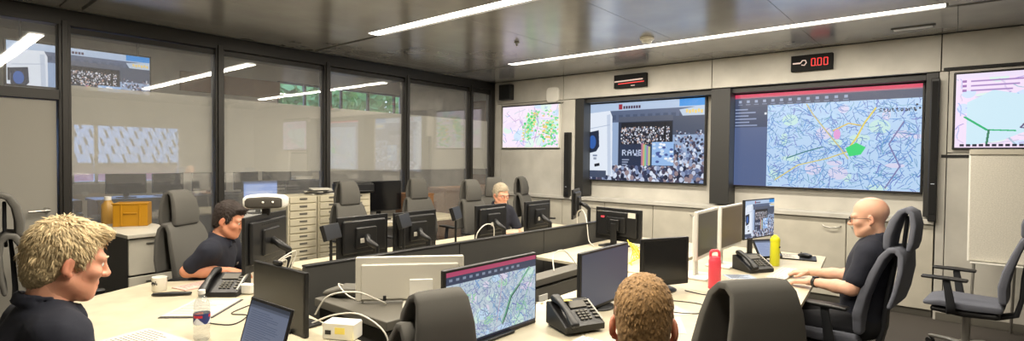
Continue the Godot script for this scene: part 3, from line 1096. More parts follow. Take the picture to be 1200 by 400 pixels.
func display_wall() -> void:
	var party := street_party(640, 400)
	var big := [["video_wall_display", "large wall display showing a white lorry and a street crowd", 2.665, 1.9, "lorry"], ["video_wall_display", "large wall display showing a street map with a green patch", 4.93, 1.96, "map"]]
	M.party = screen_mat("party screen", party, 1.0)
	M.map = screen_mat("map screen", map_picture(), 1.0)
	for q in big:
		var t := thing(q[0], q[1], "display", Vector3(q[2], 1.855, -0.235), 0.0, "large displays in the wall niche")
		part("housing", MB.new().box(Vector3.ZERO, Vector3(q[3], 1.2, 0.07), 0.004), M.black, t)
		part("screen", MB.new().box(Vector3(0, 0, 0.034), Vector3(q[3] - 0.02, 1.16, 0.006), 0.0), M.black, t)
		var s := MB.new()
		var w: float = q[3] / 2 - 0.02
		s.face(Vector3(-w, 0.575, 0.0385), Vector3(w, 0.575, 0.0385), Vector3(w, -0.575, 0.0385), Vector3(-w, -0.575, 0.0385), Vector3(0, 0, 1))
		part("screen_picture", s, M.party if q[4] == "lorry" else M.map, t)
		var l := AreaLight3D.new()
		l.name = "screen_light"
		l.area_size = Vector2(q[3] - 0.05, 1.1)
		l.light_color = Color(0.8, 0.88, 1.0)
		l.light_energy = 0.35
		l.area_range = 14.0
		l.area_attenuation = 2.0
		l.shadow_enabled = true
		l.position = Vector3(0, 0, 0.06)
		l.rotation.y = PI
		t.add_child(l)
	for q in [["wall_screen", "small wall screen with a green and pink weather map, beside the glass partition", 0.79, 1.155, 0.68, 2.115, weather_picture(), 0.0, "weather screen"], ["wall_screen", "wall screen with a pale pink district map above the flip chart", 6.75, 1.18, 0.72, 2.105, district_picture(), 0.03, "district screen"]]:
		var t := thing(q[0], q[1], "screen", Vector3(q[2], q[5], q[7] - 0.012))
		part("housing", MB.new().box(Vector3(0, 0, -0.01), Vector3(q[3] + 0.04, q[4] + 0.04, 0.05), 0.006), M.white if q[2] < 2 else M.black, t)
		var s := MB.new()
		var w: float = q[3] / 2
		var h: float = q[4] / 2
		s.face(Vector3(-w, h, 0.0165), Vector3(w, h, 0.0165), Vector3(w, -h, 0.0165), Vector3(-w, -h, 0.0165), Vector3(0, 0, 1))
		part("screen_picture", s, screen_mat(q[8], q[6], 1.15), t)
	# dark gaps above and below the two wall screens
	for q in [[0.8, 2.465, 1.2, 0.02], [0.8, 1.755, 1.2, 0.018], [6.72, 2.53, 1.32, 0.03], [6.72, 1.66, 1.32, 0.03]]:
		struct("trim_%d" % (used.get("trimcount", 0) + 1), MB.new().box(Vector3(q[0], q[1], 0.002), Vector3(q[2], q[3], 0.012), 0.002), M.slot)
		used["trimcount"] = used.get("trimcount", 0) + 1

	# small signs over the displays
	var amb := glow_mat("pale sign glow", srgb(255, 220, 200), 0.8)
	var redg := glow_mat("red sign glow", srgb(255, 40, 40), 1.0)
	var s1 := thing("status_sign", "black status sign with a thin pale and red line, over the lorry display", "sign", Vector3(2.62, 2.705, 0.03), 0.0, "black status signs on the fascia")
	part("housing", MB.new().box(Vector3.ZERO, Vector3(0.5, 0.19, 0.06), 0.004), mt("matte black sign", srgb(10, 10, 10), 0.85), s1)
	part("lit_line", MB.new().box(Vector3(-0.02, 0.005, 0.031), Vector3(0.44, 0.018, 0.003), 0.001, Basis(Vector3(0, 0, 1), 0.03)), amb, s1)
	part("lit_line", MB.new().box(Vector3(0.02, -0.03, 0.031), Vector3(0.4, 0.014, 0.003), 0.001, Basis(Vector3(0, 0, 1), 0.03)), redg, s1)
	part("lit_line", MB.new().box(Vector3(0.05, -0.07, 0.031), Vector3(0.06, 0.012, 0.003), 0.001), amb, s1)
	var s2 := thing("status_sign", "black status sign with red digits 0.00, over the map display", "sign", Vector3(4.89, 2.72, 0.03), 0.0, "black status signs on the fascia")
	part("housing", MB.new().box(Vector3.ZERO, Vector3(0.42, 0.18, 0.06), 0.004), mt("matte black sign", srgb(10, 10, 10), 0.85), s2)
	var gl := MB.new()
	gl.box(Vector3(-0.15, 0.0, 0.031), Vector3(0.08, 0.016, 0.003), 0.001)
	gl.tube([Vector3(-0.11, 0.0, 0.032), Vector3(-0.09, 0.028, 0.032), Vector3(-0.06, 0.028, 0.032), Vector3(-0.05, 0.0, 0.032), Vector3(-0.07, -0.028, 0.032), Vector3(-0.1, -0.022, 0.032)], 0.006, 6)
	part("lit_mark", gl, amb, s2)
	for k in 3:
		var dg := MB.new()
		var x := 0.02 + k * 0.062
		for q in [[0, 0.04, 0.036, 0.01], [0, -0.04, 0.036, 0.01], [-0.018, 0, 0.01, 0.08], [0.018, 0, 0.01, 0.08]]:
			dg.box(Vector3(x + q[0], q[1], 0.031), Vector3(q[2], q[3], 0.003), 0.001)
		if k == 0:
			dg.box(Vector3(x + 0.031, -0.04, 0.031), Vector3(0.01, 0.01, 0.003), 0.001)
		part("digit", dg, redg, s2)

	# things on the wall
	var lp := thing("wall_speaker", "square black loudspeaker high on the wall beside the glass partition", "speaker", Vector3(0.33, 2.7, 0.06))
	part("cabinet", MB.new().box(Vector3.ZERO, Vector3(0.25, 0.26, 0.12), 0.01), M.black, lp)
	part("grille", MB.new().box(Vector3(0, 0, 0.062), Vector3(0.22, 0.23, 0.01), 0.004), mt("speaker cloth", srgb(16, 16, 16), 0.95), lp)
	var ap := thing("access_point", "white rounded wireless unit mounted above the weather screen", "access point", Vector3(1.27, 2.6, 0.025))
	var rr := PackedVector2Array()
	for k in 32:
		var a := TAU * k / 32
		rr.append(Vector2(signf(cos(a)) * pow(absf(cos(a)), 0.5) * 0.12, signf(sin(a)) * pow(absf(sin(a)), 0.5) * 0.12))
	part("cover", MB.new().prism(rr, 0.05, Transform3D(), 0.012), M.white, ap)
	part("ring", MB.new().lathe([Vector2(0.05, 0), Vector2(0.06, 0.003), Vector2(0.07, 0.0)], 24, Transform3D(Basis(Vector3(1, 0, 0), PI / 2), Vector3(0, 0, 0.025))), M.white, ap)
	for q in [[1.575, 1.5, 0.1, 1.0, "slim black column loudspeaker left of the lorry display"], [6.0, 1.72, 0.07, 1.44, "slim black column loudspeaker right of the map display"]]:
		var t := thing("column_speaker", q[4], "speaker", Vector3(q[0], q[1], 0.04), 0.0, "column loudspeakers")
		part("cabinet", MB.new().box(Vector3.ZERO, Vector3(q[2], q[3], 0.08), 0.008), M.black, t)
		part("grille", MB.new().box(Vector3(0, 0.02, 0.041), Vector3(q[2] - 0.02, q[3] - 0.1, 0.006), 0.002), mt("speaker cloth", srgb(16, 16, 16), 0.95), t)
		part("status_light", MB.new().box(Vector3(0, -0.34, 0.045), Vector3(0.03, 0.006, 0.004), 0.001), glow_mat("white indicator", Color.WHITE, 0.6), t)
	# low built-in cupboards under the displays
	var ed := [0.1, 0.7, 1.45, 2.21, 2.97, 3.73, 4.49, 5.26, 6.02]
	for k in 8:
		var w: float = ed[k + 1] - ed[k]
		var where: String = ["first from the glass partition", "under the weather screen", "under the left post of the lorry display", "under the lorry display, left part", "under the lorry display, right part", "under the post between the displays", "under the map display, middle", "under the map display, right end"][k]
		var t := thing("wall_cupboard", "cream wall cupboard " + where, "cupboard", Vector3(ed[k] + w / 2, 0, -0.17), 0.0, "built-in cupboards under the displays")
		part("body", MB.new().box(Vector3(0, 0.52, -0.02), Vector3(w - 0.004, 0.88, 0.32), 0.002), M.cabinet, t)
		part("plinth", MB.new().box(Vector3(0, 0.04, -0.03), Vector3(w - 0.004, 0.08, 0.3), 0.002), M.spine, t)
		var d := part("door", MB.new().box(Vector3(0, 0.52, 0.15), Vector3(w - 0.008, 0.872, 0.02), 0.003), M.cabinet, t)
		var hx: float = (w / 2 - 0.14) * (1 if k % 2 == 0 else -1)
		var arc := []
		for q in 9:
			var a := PI * q / 8
			arc.append(Vector3(hx - cos(a) * 0.09, 0.875 - sin(a) * 0.022, 0.162 + sin(a) * 0.03))
		part("handle", MB.new().tube(arc, 0.006, 8), M.metal, d)


func ceiling_things() -> void:
	var xs := [1.385, 2.56, 3.735, 4.91, 6.085]
	var names := ["the ceiling row nearest the displays", "the middle ceiling row", "the ceiling row over the camera side", "the ceiling row by the rear wall"]
	var zs := [1.21, 3.48, 5.76, 8.04]
	var lm := glow_mat("warm white diffuser", Color(1.0, 0.97, 0.92), 4.0)
	for r in 3:
		for k in 4:
			var t := thing("strip_light", "recessed strip light, %s, in %s" % [["first from the glass", "second from the glass", "third from the glass", "last from the glass"][k], names[r]], "light", Vector3((xs[k] + xs[k + 1]) / 2, 2.9, zs[r]), 0.0, "recessed strip lights")
			part("housing", MB.new().box(Vector3(0, 0.02, 0), Vector3(1.17, 0.03, 0.145), 0.002), M.white, t)
			part("diffuser", MB.new().box(Vector3(0, -0.001, 0), Vector3(1.165, 0.012, 0.12), 0.004), lm, t)
			var l := AreaLight3D.new()
			l.name = "strip_lamp"
			l.area_size = Vector2(1.15, 0.12)
			l.area_range = 14.0
			l.area_attenuation = 2.0
			l.light_color = Color(1.0, 0.955, 0.88)
			l.light_energy = LAMP
			l.shadow_enabled = true
			l.position = Vector3(0, -0.02, 0)
			l.rotation.x = -PI / 2
			t.add_child(l)
	var sd := thing("smoke_detector", "round white smoke detector on the ceiling near the displays", "smoke detector", Vector3(3.63, 2.87, 1.62))
	part("base", MB.new().lathe([Vector2(0, 0.02), Vector2(0.075, 0.02), Vector2(0.075, 0.0), Vector2(0.06, -0.012)], 28), M.white, sd)
	part("sensor", MB.new().lathe([Vector2(0.055, -0.008), Vector2(0.05, -0.035), Vector2(0.03, -0.045), Vector2(0, -0.046)], 28), M.white, sd)
	var cv := thing("ceiling_vent", "small flat grey ceiling vent near the flip chart corner", "vent", Vector3(5.83, 2.885, 0.5))
	part("frame", MB.new().box(Vector3.ZERO, Vector3(0.34, 0.012, 0.1), 0.003), M.spine, cv)
	for k in 4:
		part("slat", MB.new().box(Vector3(0, -0.008, -0.03 + k * 0.02), Vector3(0.3, 0.006, 0.01), 0.001), M.white, cv)
	var sp := thing("sprinkler", "tiny ceiling sprinkler head between the two strip light rows", "sprinkler", Vector3(2.4, 2.87, 2.3))
	part("rosette", MB.new().cyl(Vector3(0, 0.0, 0), Vector3(0, 0.02, 0), 0.03), M.metal, sp)
	part("deflector", MB.new().cyl(Vector3(0, -0.03, 0), Vector3(0, 0.0, 0), 0.012), M.metal, sp)


# ---------------------------------------------------------------- furniture and equipment
func monitor(label: String, at: Vector3, turn: float, w: float, h: float, top: float, scr: Material, o := {}) -> Node3D:
	var body: Material = o.get("body", M.black)
	var t := thing(o.get("name", "monitor"), label, "monitor", at, turn, o.get("group", ""))
	var cy := top - h / 2
	part("bezel", MB.new().box(Vector3(0, cy, 0), Vector3(w, h, 0.024), 0.004), body, t)
	var bz: float = o.get("bezel", 0.012)
	var s := MB.new()
	var a := w / 2 - bz
	s.face(Vector3(-a, top - bz, 0.0135), Vector3(a, top - bz, 0.0135), Vector3(a, top - h + bz * 1.5, 0.0135), Vector3(-a, top - h + bz * 1.5, 0.0135), Vector3(0, 0, 1))
	part("screen", s, scr, t)
	# back shell: a flat hump
	var bk := MB.new()
	bk.box(Vector3(0, cy + h * 0.02, -0.022), Vector3(w * 0.86, h * 0.78, 0.03), 0.014)
	bk.box(Vector3(0, cy, -0.04), Vector3(w * 0.42, h * 0.5, 0.03), 0.012)
	part("back_shell", bk, body, t)
	var vents := MB.new()
	for k in 9:
		vents.box(Vector3(-w * 0.2 + k * w * 0.05, cy + h * 0.33, -0.038), Vector3(w * 0.03, 0.006, 0.003), 0.001)
	part("vent_slots", vents, M.slot, t)
	var stand: String = o.get("stand", "round")
	var sm: Material = o.get("stand_mat", body)
	if stand == "round":
		part("base", MB.new().lathe([Vector2(0, 0), Vector2(0.115, 0), Vector2(0.118, 0.006), Vector2(0.1, 0.014), Vector2(0.03, 0.022), Vector2(0, 0.022)], 36, Transform3D(Basis(), Vector3(0, 0, -0.06))), sm, t)
	elif stand == "rect":
		part("base", MB.new().box(Vector3(0, 0.008, -0.06), Vector3(0.25, 0.016, 0.2), 0.006), sm, t)
	var nk := MB.new()
	if stand == "arm":
		nk.cyl(Vector3(0, 0.0, -0.16), Vector3(0, cy - 0.05, -0.16), 0.02)
		nk.tube([Vector3(0, cy - 0.06, -0.16), Vector3(0.05, cy - 0.02, -0.13), Vector3(0.02, cy, -0.08), Vector3(0, cy, -0.05)], [0.022, 0.026, 0.022, 0.03], 10)
		nk.cyl(Vector3(0, 0.0, -0.16), Vector3(0, 0.012, -0.16), 0.055)
	else:
		nk.box(Vector3(0, cy * 0.5 + 0.01, -0.075), Vector3(0.07, cy + 0.02, 0.022), 0.006)
		nk.box(Vector3(0, cy, -0.065), Vector3(0.11, 0.11, 0.03), 0.006)
	part("neck", nk, sm, t)
	if o.get("sticker", false):
		part("white_sticker", MB.new().box(Vector3(w * 0.1, cy - 0.02, -0.0565), Vector3(0.035, 0.035, 0.003), 0.001), M.paper, t)
		part("maker_plate", MB.new().box(Vector3(w * 0.34, top - 0.03, -0.0385), Vector3(0.06, 0.008, 0.002), 0.001), M.spine, t)
	if o.get("red_sticker", false):
		part("white_sticker", MB.new().box(Vector3(-w * 0.33, top - 0.055, -0.0385), Vector3(0.085, 0.05, 0.003), 0.001), M.paper, t)
		part("red_sticker", MB.new().box(Vector3(w * 0.3, top - 0.09, -0.0385), Vector3(0.04, 0.018, 0.003), 0.001), M.red, t)
		part("maker_plate", MB.new().box(Vector3(w * 0.36, top - 0.035, -0.0385), Vector3(0.07, 0.012, 0.002), 0.001), M.spine, t)
	if o.get("webcam", false):
		part("webcam", MB.new().box(Vector3(-w * 0.05, top + 0.012, -0.002), Vector3(0.07, 0.022, 0.022), 0.006), body, t)
	return t


func reclined(pts: Array, rec: float, gap := 0.0, split := 99) -> Array:
	var o := []
	for k in pts.size():
		var p: Vector3 = pts[k]
		o.append(p + Vector3(0, 0, maxf(p.y - 0.5, 0.0) * rec + (gap * float(k - split) / (pts.size() - 1 - split) if k > split else 0.0)))
	return o


func chair(label: String, at: Vector3, turn: float, cloth: Material, o := {}) -> Node3D:
	var t := thing("office_chair", label, "chair", at, turn, o.get("group", ""))
	var fr: Material = M.chairframe
	var bm: Material = o.get("base", fr)
	# five star base
	part("base", MB.new().lathe([Vector2(0, 0.06), Vector2(0.05, 0.06), Vector2(0.055, 0.08), Vector2(0.04, 0.13), Vector2(0, 0.13)], 24), bm, t)
	for k in 5:
		var a := TAU * k / 5 + 0.3
		var d := Vector3(cos(a), 0, sin(a))
		part("leg", MB.new().sweep([d * 0.03 + Vector3(0, 0.1, 0), d * 0.16 + Vector3(0, 0.095, 0), d * 0.31 + Vector3(0, 0.075, 0)], Vector3(-d.z, 0, d.x), [0.03, 0.025, 0.018], [0.016, 0.014, 0.012], 0.5, 12), bm, t)
		var c := MB.new()
		for s in [-1, 1]:
			var q = d * 0.31 + Vector3(-d.z, 0, d.x) * 0.014 * s + Vector3(0, 0.029, 0)
			c.cyl(q - Vector3(-d.z, 0, d.x) * 0.009, q + Vector3(-d.z, 0, d.x) * 0.009, 0.028, 0.028, 14)
		c.cyl(d * 0.31 + Vector3(0, 0.03, 0), d * 0.31 + Vector3(0, 0.07, 0), 0.007)
		part("caster", c, M.black, t)
	part("column", MB.new().cyl(Vector3(0, 0.1, 0), Vector3(0, 0.4, 0), 0.028), M.metal, t)
	var lift: float = o.get("lift", 0.0)
	var u := Vector3(0, lift, 0)
	part("seat_pan", MB.new().sweep([u + Vector3(0, 0.405, -0.19), u + Vector3(0, 0.4, 0), u + Vector3(0, 0.41, 0.19)], Vector3(1, 0, 0), [0.2, 0.21, 0.2], [0.022, 0.03, 0.025]), M.black, t)
	part("seat", MB.new().sweep([u + Vector3(0, 0.452, -0.235), u + Vector3(0, 0.468, -0.15), u + Vector3(0, 0.462, 0.02), u + Vector3(0, 0.468, 0.2)], Vector3(1, 0, 0), [0.22, 0.24, 0.245, 0.215], [0.022, 0.034, 0.036, 0.034], 0.4, 28), cloth, t)
	# back: a padded band that runs up, over the top and down behind
	var bw: float = o.get("bw", 1.0)
	var rec: float = o.get("recline", 0.0)
	part("backrest", MB.new().sweep(reclined([u + Vector3(0, 0.54, 0.225), u + Vector3(0, 0.64, 0.215), u + Vector3(0, 0.76, 0.23), u + Vector3(0, 0.9, 0.265), u + Vector3(0, 1.0, 0.295), u + Vector3(0, 1.045, 0.325), u + Vector3(0, 1.05, 0.355), u + Vector3(0, 1.02, 0.385), u + Vector3(0, 0.93, 0.395), u + Vector3(0, 0.8, 0.385), u + Vector3(0, 0.72, 0.37)], rec, o.get("gap", 0.0), 4), Vector3(1, 0, 0), [0.205 * bw, 0.22 * bw, 0.22 * bw, 0.205 * bw, 0.185 * bw, 0.172 * bw, 0.17 * bw, 0.172 * bw, 0.19 * bw, 0.21 * bw, 0.215 * bw], [0.03, 0.032, 0.03, 0.025, 0.022, 0.02, 0.02, 0.02, 0.018, 0.016, 0.014], 0.35, 28), cloth, t)
	var sp := MB.new()
	sp.sweep(reclined([u + Vector3(0, 0.385, 0.06), u + Vector3(0, 0.38, 0.2), u + Vector3(0, 0.42, 0.3), u + Vector3(0, 0.55, 0.325), u + Vector3(0, 0.72, 0.32), u + Vector3(0, 0.9, 0.33), u + Vector3(0, 1.02, 0.34)], rec), Vector3(1, 0, 0), [0.06, 0.06, 0.055, 0.05, 0.04, 0.03, 0.025], [0.018, 0.02, 0.02, 0.016, 0.014, 0.012, 0.01], 0.5)
	part("back_frame", sp, fr, t)
	if o.get("head", true):
		var dr: float = o.get("drop", 0.0)
		var hw: float = o.get("hw", 1.0)
		var q := u + Vector3(0, -dr, 0)
		var hm: Material = o.get("head_mat", cloth)
		part("headrest", MB.new().sweep(reclined([q + Vector3(0, 1.06, 0.3), q + Vector3(0, 1.13, 0.298), q + Vector3(0, 1.22, 0.315), q + Vector3(0, 1.275, 0.34), q + Vector3(0, 1.29, 0.365), q + Vector3(0, 1.275, 0.395), q + Vector3(0, 1.2, 0.415), q + Vector3(0, 1.1, 0.415), q + Vector3(0, 1.06, 0.41)], rec, o.get("head_gap", 0.0), 2), Vector3(1, 0, 0), [0.128 * hw, 0.13 * hw, 0.118 * hw, 0.105 * hw, 0.1 * hw, 0.104 * hw, 0.116 * hw, 0.128 * hw, 0.128 * hw], [0.022, 0.026, 0.024, 0.02, 0.018, 0.018, 0.018, 0.018, 0.016], 0.4, 24), hm, t)
		part("headrest_bracket", MB.new().sweep(reclined([u + Vector3(0, 0.98, 0.36), q + Vector3(0, 1.08, 0.365), q + Vector3(0, 1.24, 0.365)], rec), Vector3(1, 0, 0), [0.03, 0.03, 0.03], [0.01, 0.01, 0.01], 0.6), fr, t)
	if o.get("arms", true):
		var az: float = o.get("arm_z", 0.0)
		for s in [-1, 1]:
			var ar := part("armrest", MB.new().sweep([u + Vector3(s * 0.14, 0.4, 0.1 + az), u + Vector3(s * 0.26, 0.41, 0.1 + az), u + Vector3(s * 0.275, 0.47, 0.1 + az), u + Vector3(s * 0.275, 0.66, 0.07 + az)], Vector3(0, 0.3, 1).normalized(), [0.03, 0.032, 0.03, 0.024], [0.012, 0.014, 0.014, 0.012], 0.5, 12), fr, t)
			part("arm_pad", MB.new().sweep([u + Vector3(s * 0.27, 0.678, -0.08 + az), u + Vector3(s * 0.275, 0.682, 0.08 + az), u + Vector3(s * 0.275, 0.68, 0.19 + az)], Vector3(1, 0, 0), [0.035, 0.045, 0.04], [0.012, 0.014, 0.012], 0.5, 18), M.black, ar)
	return t


func desk(label: String, poly: PackedVector2Array, legs: Array, group := "") -> Node3D:
	var ctr := Vector2.ZERO
	for q in poly:
		ctr += q / poly.size()
	var t := thing("desk", label, "desk", Vector3(ctr.x, 0, ctr.y), 0.0, group)
	var loc := PackedVector2Array()
	for q in poly:
		loc.append(Vector2(q.x - ctr.x, -(q.y - ctr.y)))
	part("desktop", MB.new().prism(loc, 0.026, Transform3D(Basis(Vector3(1, 0, 0), -PI / 2), Vector3(0, 0.727, 0)), 0.003), M.desk, t)
	for l in legs:
		var x: float = l.x - ctr.x
		var z: float = l.y - ctr.y
		var lg := MB.new()
		lg.box(Vector3(x, 0.37, z), Vector3(0.07, 0.68, 0.07), 0.004)
		lg.box(Vector3(x, 0.015, z), Vector3(0.3, 0.03, 0.08), 0.004)
		part("leg", lg, M.spine, t)
	return t


func telephone(label: String, at: Vector3, turn: float, lit := false) -> Node3D:
	var t := thing("telephone", label, "telephone", at, turn, "desk telephones")
	var side := PackedVector2Array([Vector2(-0.1, 0), Vector2(0.1, 0), Vector2(0.1, 0.03), Vector2(-0.07, 0.115), Vector2(-0.1, 0.11)])
	var yx := Transform3D(Basis(Vector3(0, 0, 1), Vector3(0, 1, 0), Vector3(-1, 0, 0)), Vector3.ZERO)
	part("body", MB.new().prism(side, 0.23, yx, 0.006), M.black, t)
	var slope := Basis(Vector3(1, 0, 0), atan2(0.085, 0.17))
	var ctr := Vector3(0, 0.074, 0.017)
	var kp := MB.new()
	for r in 4:
		for c in 3:
			kp.box(ctr + slope * Vector3(0.0 + c * 0.024, 0.003, 0.0 + r * 0.018), Vector3(0.018, 0.007, 0.012), 0.002, slope)
	for r in 6:
		kp.box(ctr + slope * Vector3(0.09, 0.003, -0.07 + r * 0.024), Vector3(0.026, 0.006, 0.012), 0.002, slope)
	part("keypad", kp, M.spine, t)
	part("display", MB.new().box(ctr + slope * Vector3(0.025, 0.003, -0.05), Vector3(0.1, 0.006, 0.05), 0.002, slope), glow_mat("telephone display", srgb(150, 160, 190), 0.5) if lit else M.spine, t)
	part("label_strip", MB.new().box(ctr + slope * Vector3(0.107, 0.003, 0.0), Vector3(0.008, 0.006, 0.15), 0.001, slope), M.paper, t)
	var hs := MB.new()
	var q := []
	for k in 9:
		var s := k / 8.0 * 2.0 - 1.0
		q.append(ctr + slope * Vector3(-0.078, 0.032 - 0.016 * s * s, s * 0.1))
	hs.sweep(q, Vector3(1, 0, 0), [0.026, 0.025, 0.02, 0.018, 0.018, 0.018, 0.02, 0.025, 0.026], [0.018, 0.014, 0.01, 0.009, 0.009, 0.009, 0.01, 0.014, 0.018], 0.6, 16)
	part("handset", hs, M.black, t)
	return t


func keyboard(label: String, at: Vector3, turn: float, mat: Material, keys: Material) -> Node3D:
	var t := thing("keyboard", label, "keyboard", at, turn, "keyboards")
	part("body", MB.new().box(Vector3(0, 0.009, 0), Vector3(0.43, 0.016, 0.13), 0.005), mat, t)
	var k := MB.new()
	for r in 5:
		for c in 18:
			k.box(Vector3(-0.2 + c * 0.0235, 0.019, -0.048 + r * 0.023), Vector3(0.019, 0.007, 0.018), 0.002)
	part("keys", k, keys, t)
	return t


func sheet(called: String, label: String, at: Vector3, turn: float, w: float, d: float, th: float, mat: Material, group := "") -> Node3D:
	var t := thing(called, label, "paper", at, turn, group)
	part("pages", MB.new().box(Vector3(0, th / 2, 0), Vector3(w, th, d), 0.0005), mat, t)
	var pr := MB.new()
	var r := RandomNumberGenerator.new()
	r.seed = int(at.x * 1000 + at.z * 77)
	for k in 12:
		var l := w * r.randf_range(0.3, 0.8)
		pr.box(Vector3(-w * 0.42 + l / 2, th + 0.0002, -d * 0.42 + k * d * 0.07), Vector3(l, 0.0004, 0.0035), 0.0)
	part("printed_lines", pr, M.ink, t)
	return t


func mouse(label: String, at: Vector3, turn: float) -> Node3D:
	var t := thing("computer_mouse", label, "mouse", at, turn, "computer mice")
	part("body", MB.new().sweep([Vector3(0, 0.014, -0.045), Vector3(0, 0.019, -0.01), Vector3(0, 0.016, 0.04)], Vector3(1, 0, 0), [0.024, 0.031, 0.026], [0.012, 0.019, 0.014], 0.7, 18), M.black, t)
	part("wheel", MB.new().cyl(Vector3(-0.004, 0.033, -0.035), Vector3(0.004, 0.033, -0.035), 0.009), M.spine, t)
	return t


func cable(label: String, pts: Array, rad: float, mat: Material, group := "") -> void:
	var cv := Curve3D.new()
	for k in pts.size():
		var t: Vector3 = (pts[mini(k + 1, pts.size() - 1)] - pts[maxi(k - 1, 0)]) * 0.2
		cv.add_point(pts[k], -t, t)
	var o := []
	for k in pts.size() * 6:
		o.append(cv.sample_baked(cv.get_baked_length() * k / (pts.size() * 6 - 1), true))
	solo("cable", MB.new().tube(o, rad, 8), mat, label, "cable", Transform3D(), group)


func office_stuff() -> void:
	# desks
	desk("cream corner desk of the fair-haired man, with the laptop and water bottle", PackedVector2Array([Vector2(2.12, 4.86), Vector2(2.26, 5.14), Vector2(2.26, 5.44), Vector2(2.06, 5.72), Vector2(2.28, 6.18), Vector2(3.3, 6.34), Vector2(4.28, 6.3), Vector2(4.3, 5.46), Vector2(3.15, 5.36), Vector2(3.13, 4.86)]), [Vector2(2.5, 5.1), Vector2(2.7, 6.0), Vector2(4.0, 5.8)])
	desk("long cream desk behind the dark divider, carrying the row of black monitors", PackedVector2Array([Vector2(2.1, 1.2), Vector2(2.1, 4.82), Vector2(3.13, 4.82), Vector2(3.2, 1.2)]), [Vector2(2.5, 1.6), Vector2(2.5, 3.0), Vector2(2.5, 4.4)])
	desk("cream desk beyond the cable spine, carrying the single monitor with red and white stickers", PackedVector2Array([Vector2(3.37, 1.5), Vector2(3.36, 3.2), Vector2(4.4, 3.2), Vector2(4.4, 1.5)]), [Vector2(3.8, 1.8), Vector2(3.8, 2.9)])
	desk("long cream desk on the right, with the white monitors and the coral bottle", PackedVector2Array([Vector2(4.46, 1.42), Vector2(5.3, 1.42), Vector2(5.42, 2.55), Vector2(5.54, 3.95), Vector2(5.25, 4.15), Vector2(5.2, 5.05), Vector2(4.85, 5.42), Vector2(4.3, 5.45), Vector2(4.3, 3.24), Vector2(4.46, 3.2)]), [Vector2(4.9, 1.8), Vector2(4.9, 3.4), Vector2(4.7, 4.9)])
	# divider in three panels
	var dv := thing("desk_divider", "low dark grey divider between the desk rows", "divider", Vector3(3.25, 0, 3.5))
	for q in [[1.75, 0.5], [0.5, -0.55], [-0.55, -1.85]]:
		var a: float = q[0]
		var c: float = q[1]
		var pb := Basis(Vector3(0, 1, 0), -0.03)
		part("panel", MB.new().box(pb * Vector3(0, 0.5, (a + c) / 2), Vector3(0.04, 0.86, absf(a - c) - 0.006), 0.004, pb), M.divider, dv)
		part("cap", MB.new().box(pb * Vector3(0, 0.935, (a + c) / 2), Vector3(0.05, 0.014, absf(a - c) - 0.004), 0.004, pb), M.black, dv)
		part("foot", MB.new().box(pb * Vector3(0, 0.035, (a + c) / 2), Vector3(0.06, 0.07, 0.4), 0.004, pb), M.black, dv)
	# cable spine with sockets
	var sp := thing("cable_spine", "low grey cable spine cabinet between divider and map monitor", "cabinet", Vector3(3.7, 0, 4.28))
	part("body", MB.new().box(Vector3(0, 0.36, 0.6), Vector3(0.64, 0.72, 0.74), 0.005), M.divider, sp)
	part("top", MB.new().box(Vector3(0, 0.755, 0.6), Vector3(0.68, 0.05, 0.78), 0.006), M.spine, sp)
	part("body", MB.new().box(Vector3(0.275, 0.36, -0.37), Vector3(0.09, 0.72, 1.2), 0.005), M.divider, sp)
	part("top", MB.new().box(Vector3(0.275, 0.755, -0.385), Vector3(0.13, 0.05, 1.19), 0.006), M.spine, sp)
	part("side_strip", MB.new().box(Vector3(0.325, 0.66, 0), Vector3(0.012, 0.1, 1.9), 0.002), M.spine, sp)
	for z in [-0.1, -0.32]:
		var so := part("socket_plate", MB.new().box(Vector3(0.328, 0.6, z), Vector3(0.014, 0.13, 0.1), 0.003), M.white, sp)
		part("socket_well", MB.new().lathe([Vector2(0.0, 0.002), Vector2(0.02, 0.002), Vector2(0.022, 0.006), Vector2(0.026, 0.006)], 20, Transform3D(Basis(Vector3(0, 0, 1), -PI / 2), Vector3(0.333, 0.6, z))), M.spine, so)

	# monitors
	var lap := document_picture(320, 200, srgb(132, 142, 166), srgb(86, 98, 128))
	M.doc = screen_mat("laptop screen", lap, 0.55)
	M.deskmap = screen_mat("desk map screen", desk_map_picture(), 0.95)
	M.glare_glow = glow_mat("idle grey blue monitor screen", srgb(96, 104, 128), 0.42)  # even glow stands in for glare on a blank screen
	monitor("27 inch monitor showing a street map with a red top bar", Vector3(4.5, 0.74, 5.0), PI / 2 - 0.02, 0.64, 0.37, 0.37, M.deskmap, {"bezel": 0.012, "stand": "rect"})
	monitor("monitor with a blank grey blue screen, beside the black desk telephone", Vector3(4.64, 0.74, 4.2), PI / 2, 0.54, 0.33, 0.35, M.glare_glow, {"bezel": 0.012, "stand": "round"})
	monitor("squarish black switched-off monitor before the ginger-haired head", Vector3(4.74, 0.74, 3.6), 1.1, 0.38, 0.31, 0.35, M.blackgloss, {"bezel": 0.02, "stand": "round"})
	monitor("large dark switched-off monitor behind the laptop on the corner desk", Vector3(3.62, 0.74, 5.6), 0.05, 0.48, 0.31, 0.31, M.darkscreen, {"bezel": 0.01, "webcam": true, "stand": "rect"})
	monitor("black monitor seen from behind, facing the dark-haired man", Vector3(2.612, 0.74, 5.2), -0.927, 0.54, 0.36, 0.465, M.blackgloss, {"sticker": false, "stand": "arm"})
	# screens of the left row face the glass partition
	var rows := [[2.74, 4.52, 1.15, "first"], [2.76, 4.03, 1.15, "second"], [2.78, 3.12, 1.15, "third"], [2.82, 2.44, 1.15, "fourth"]]
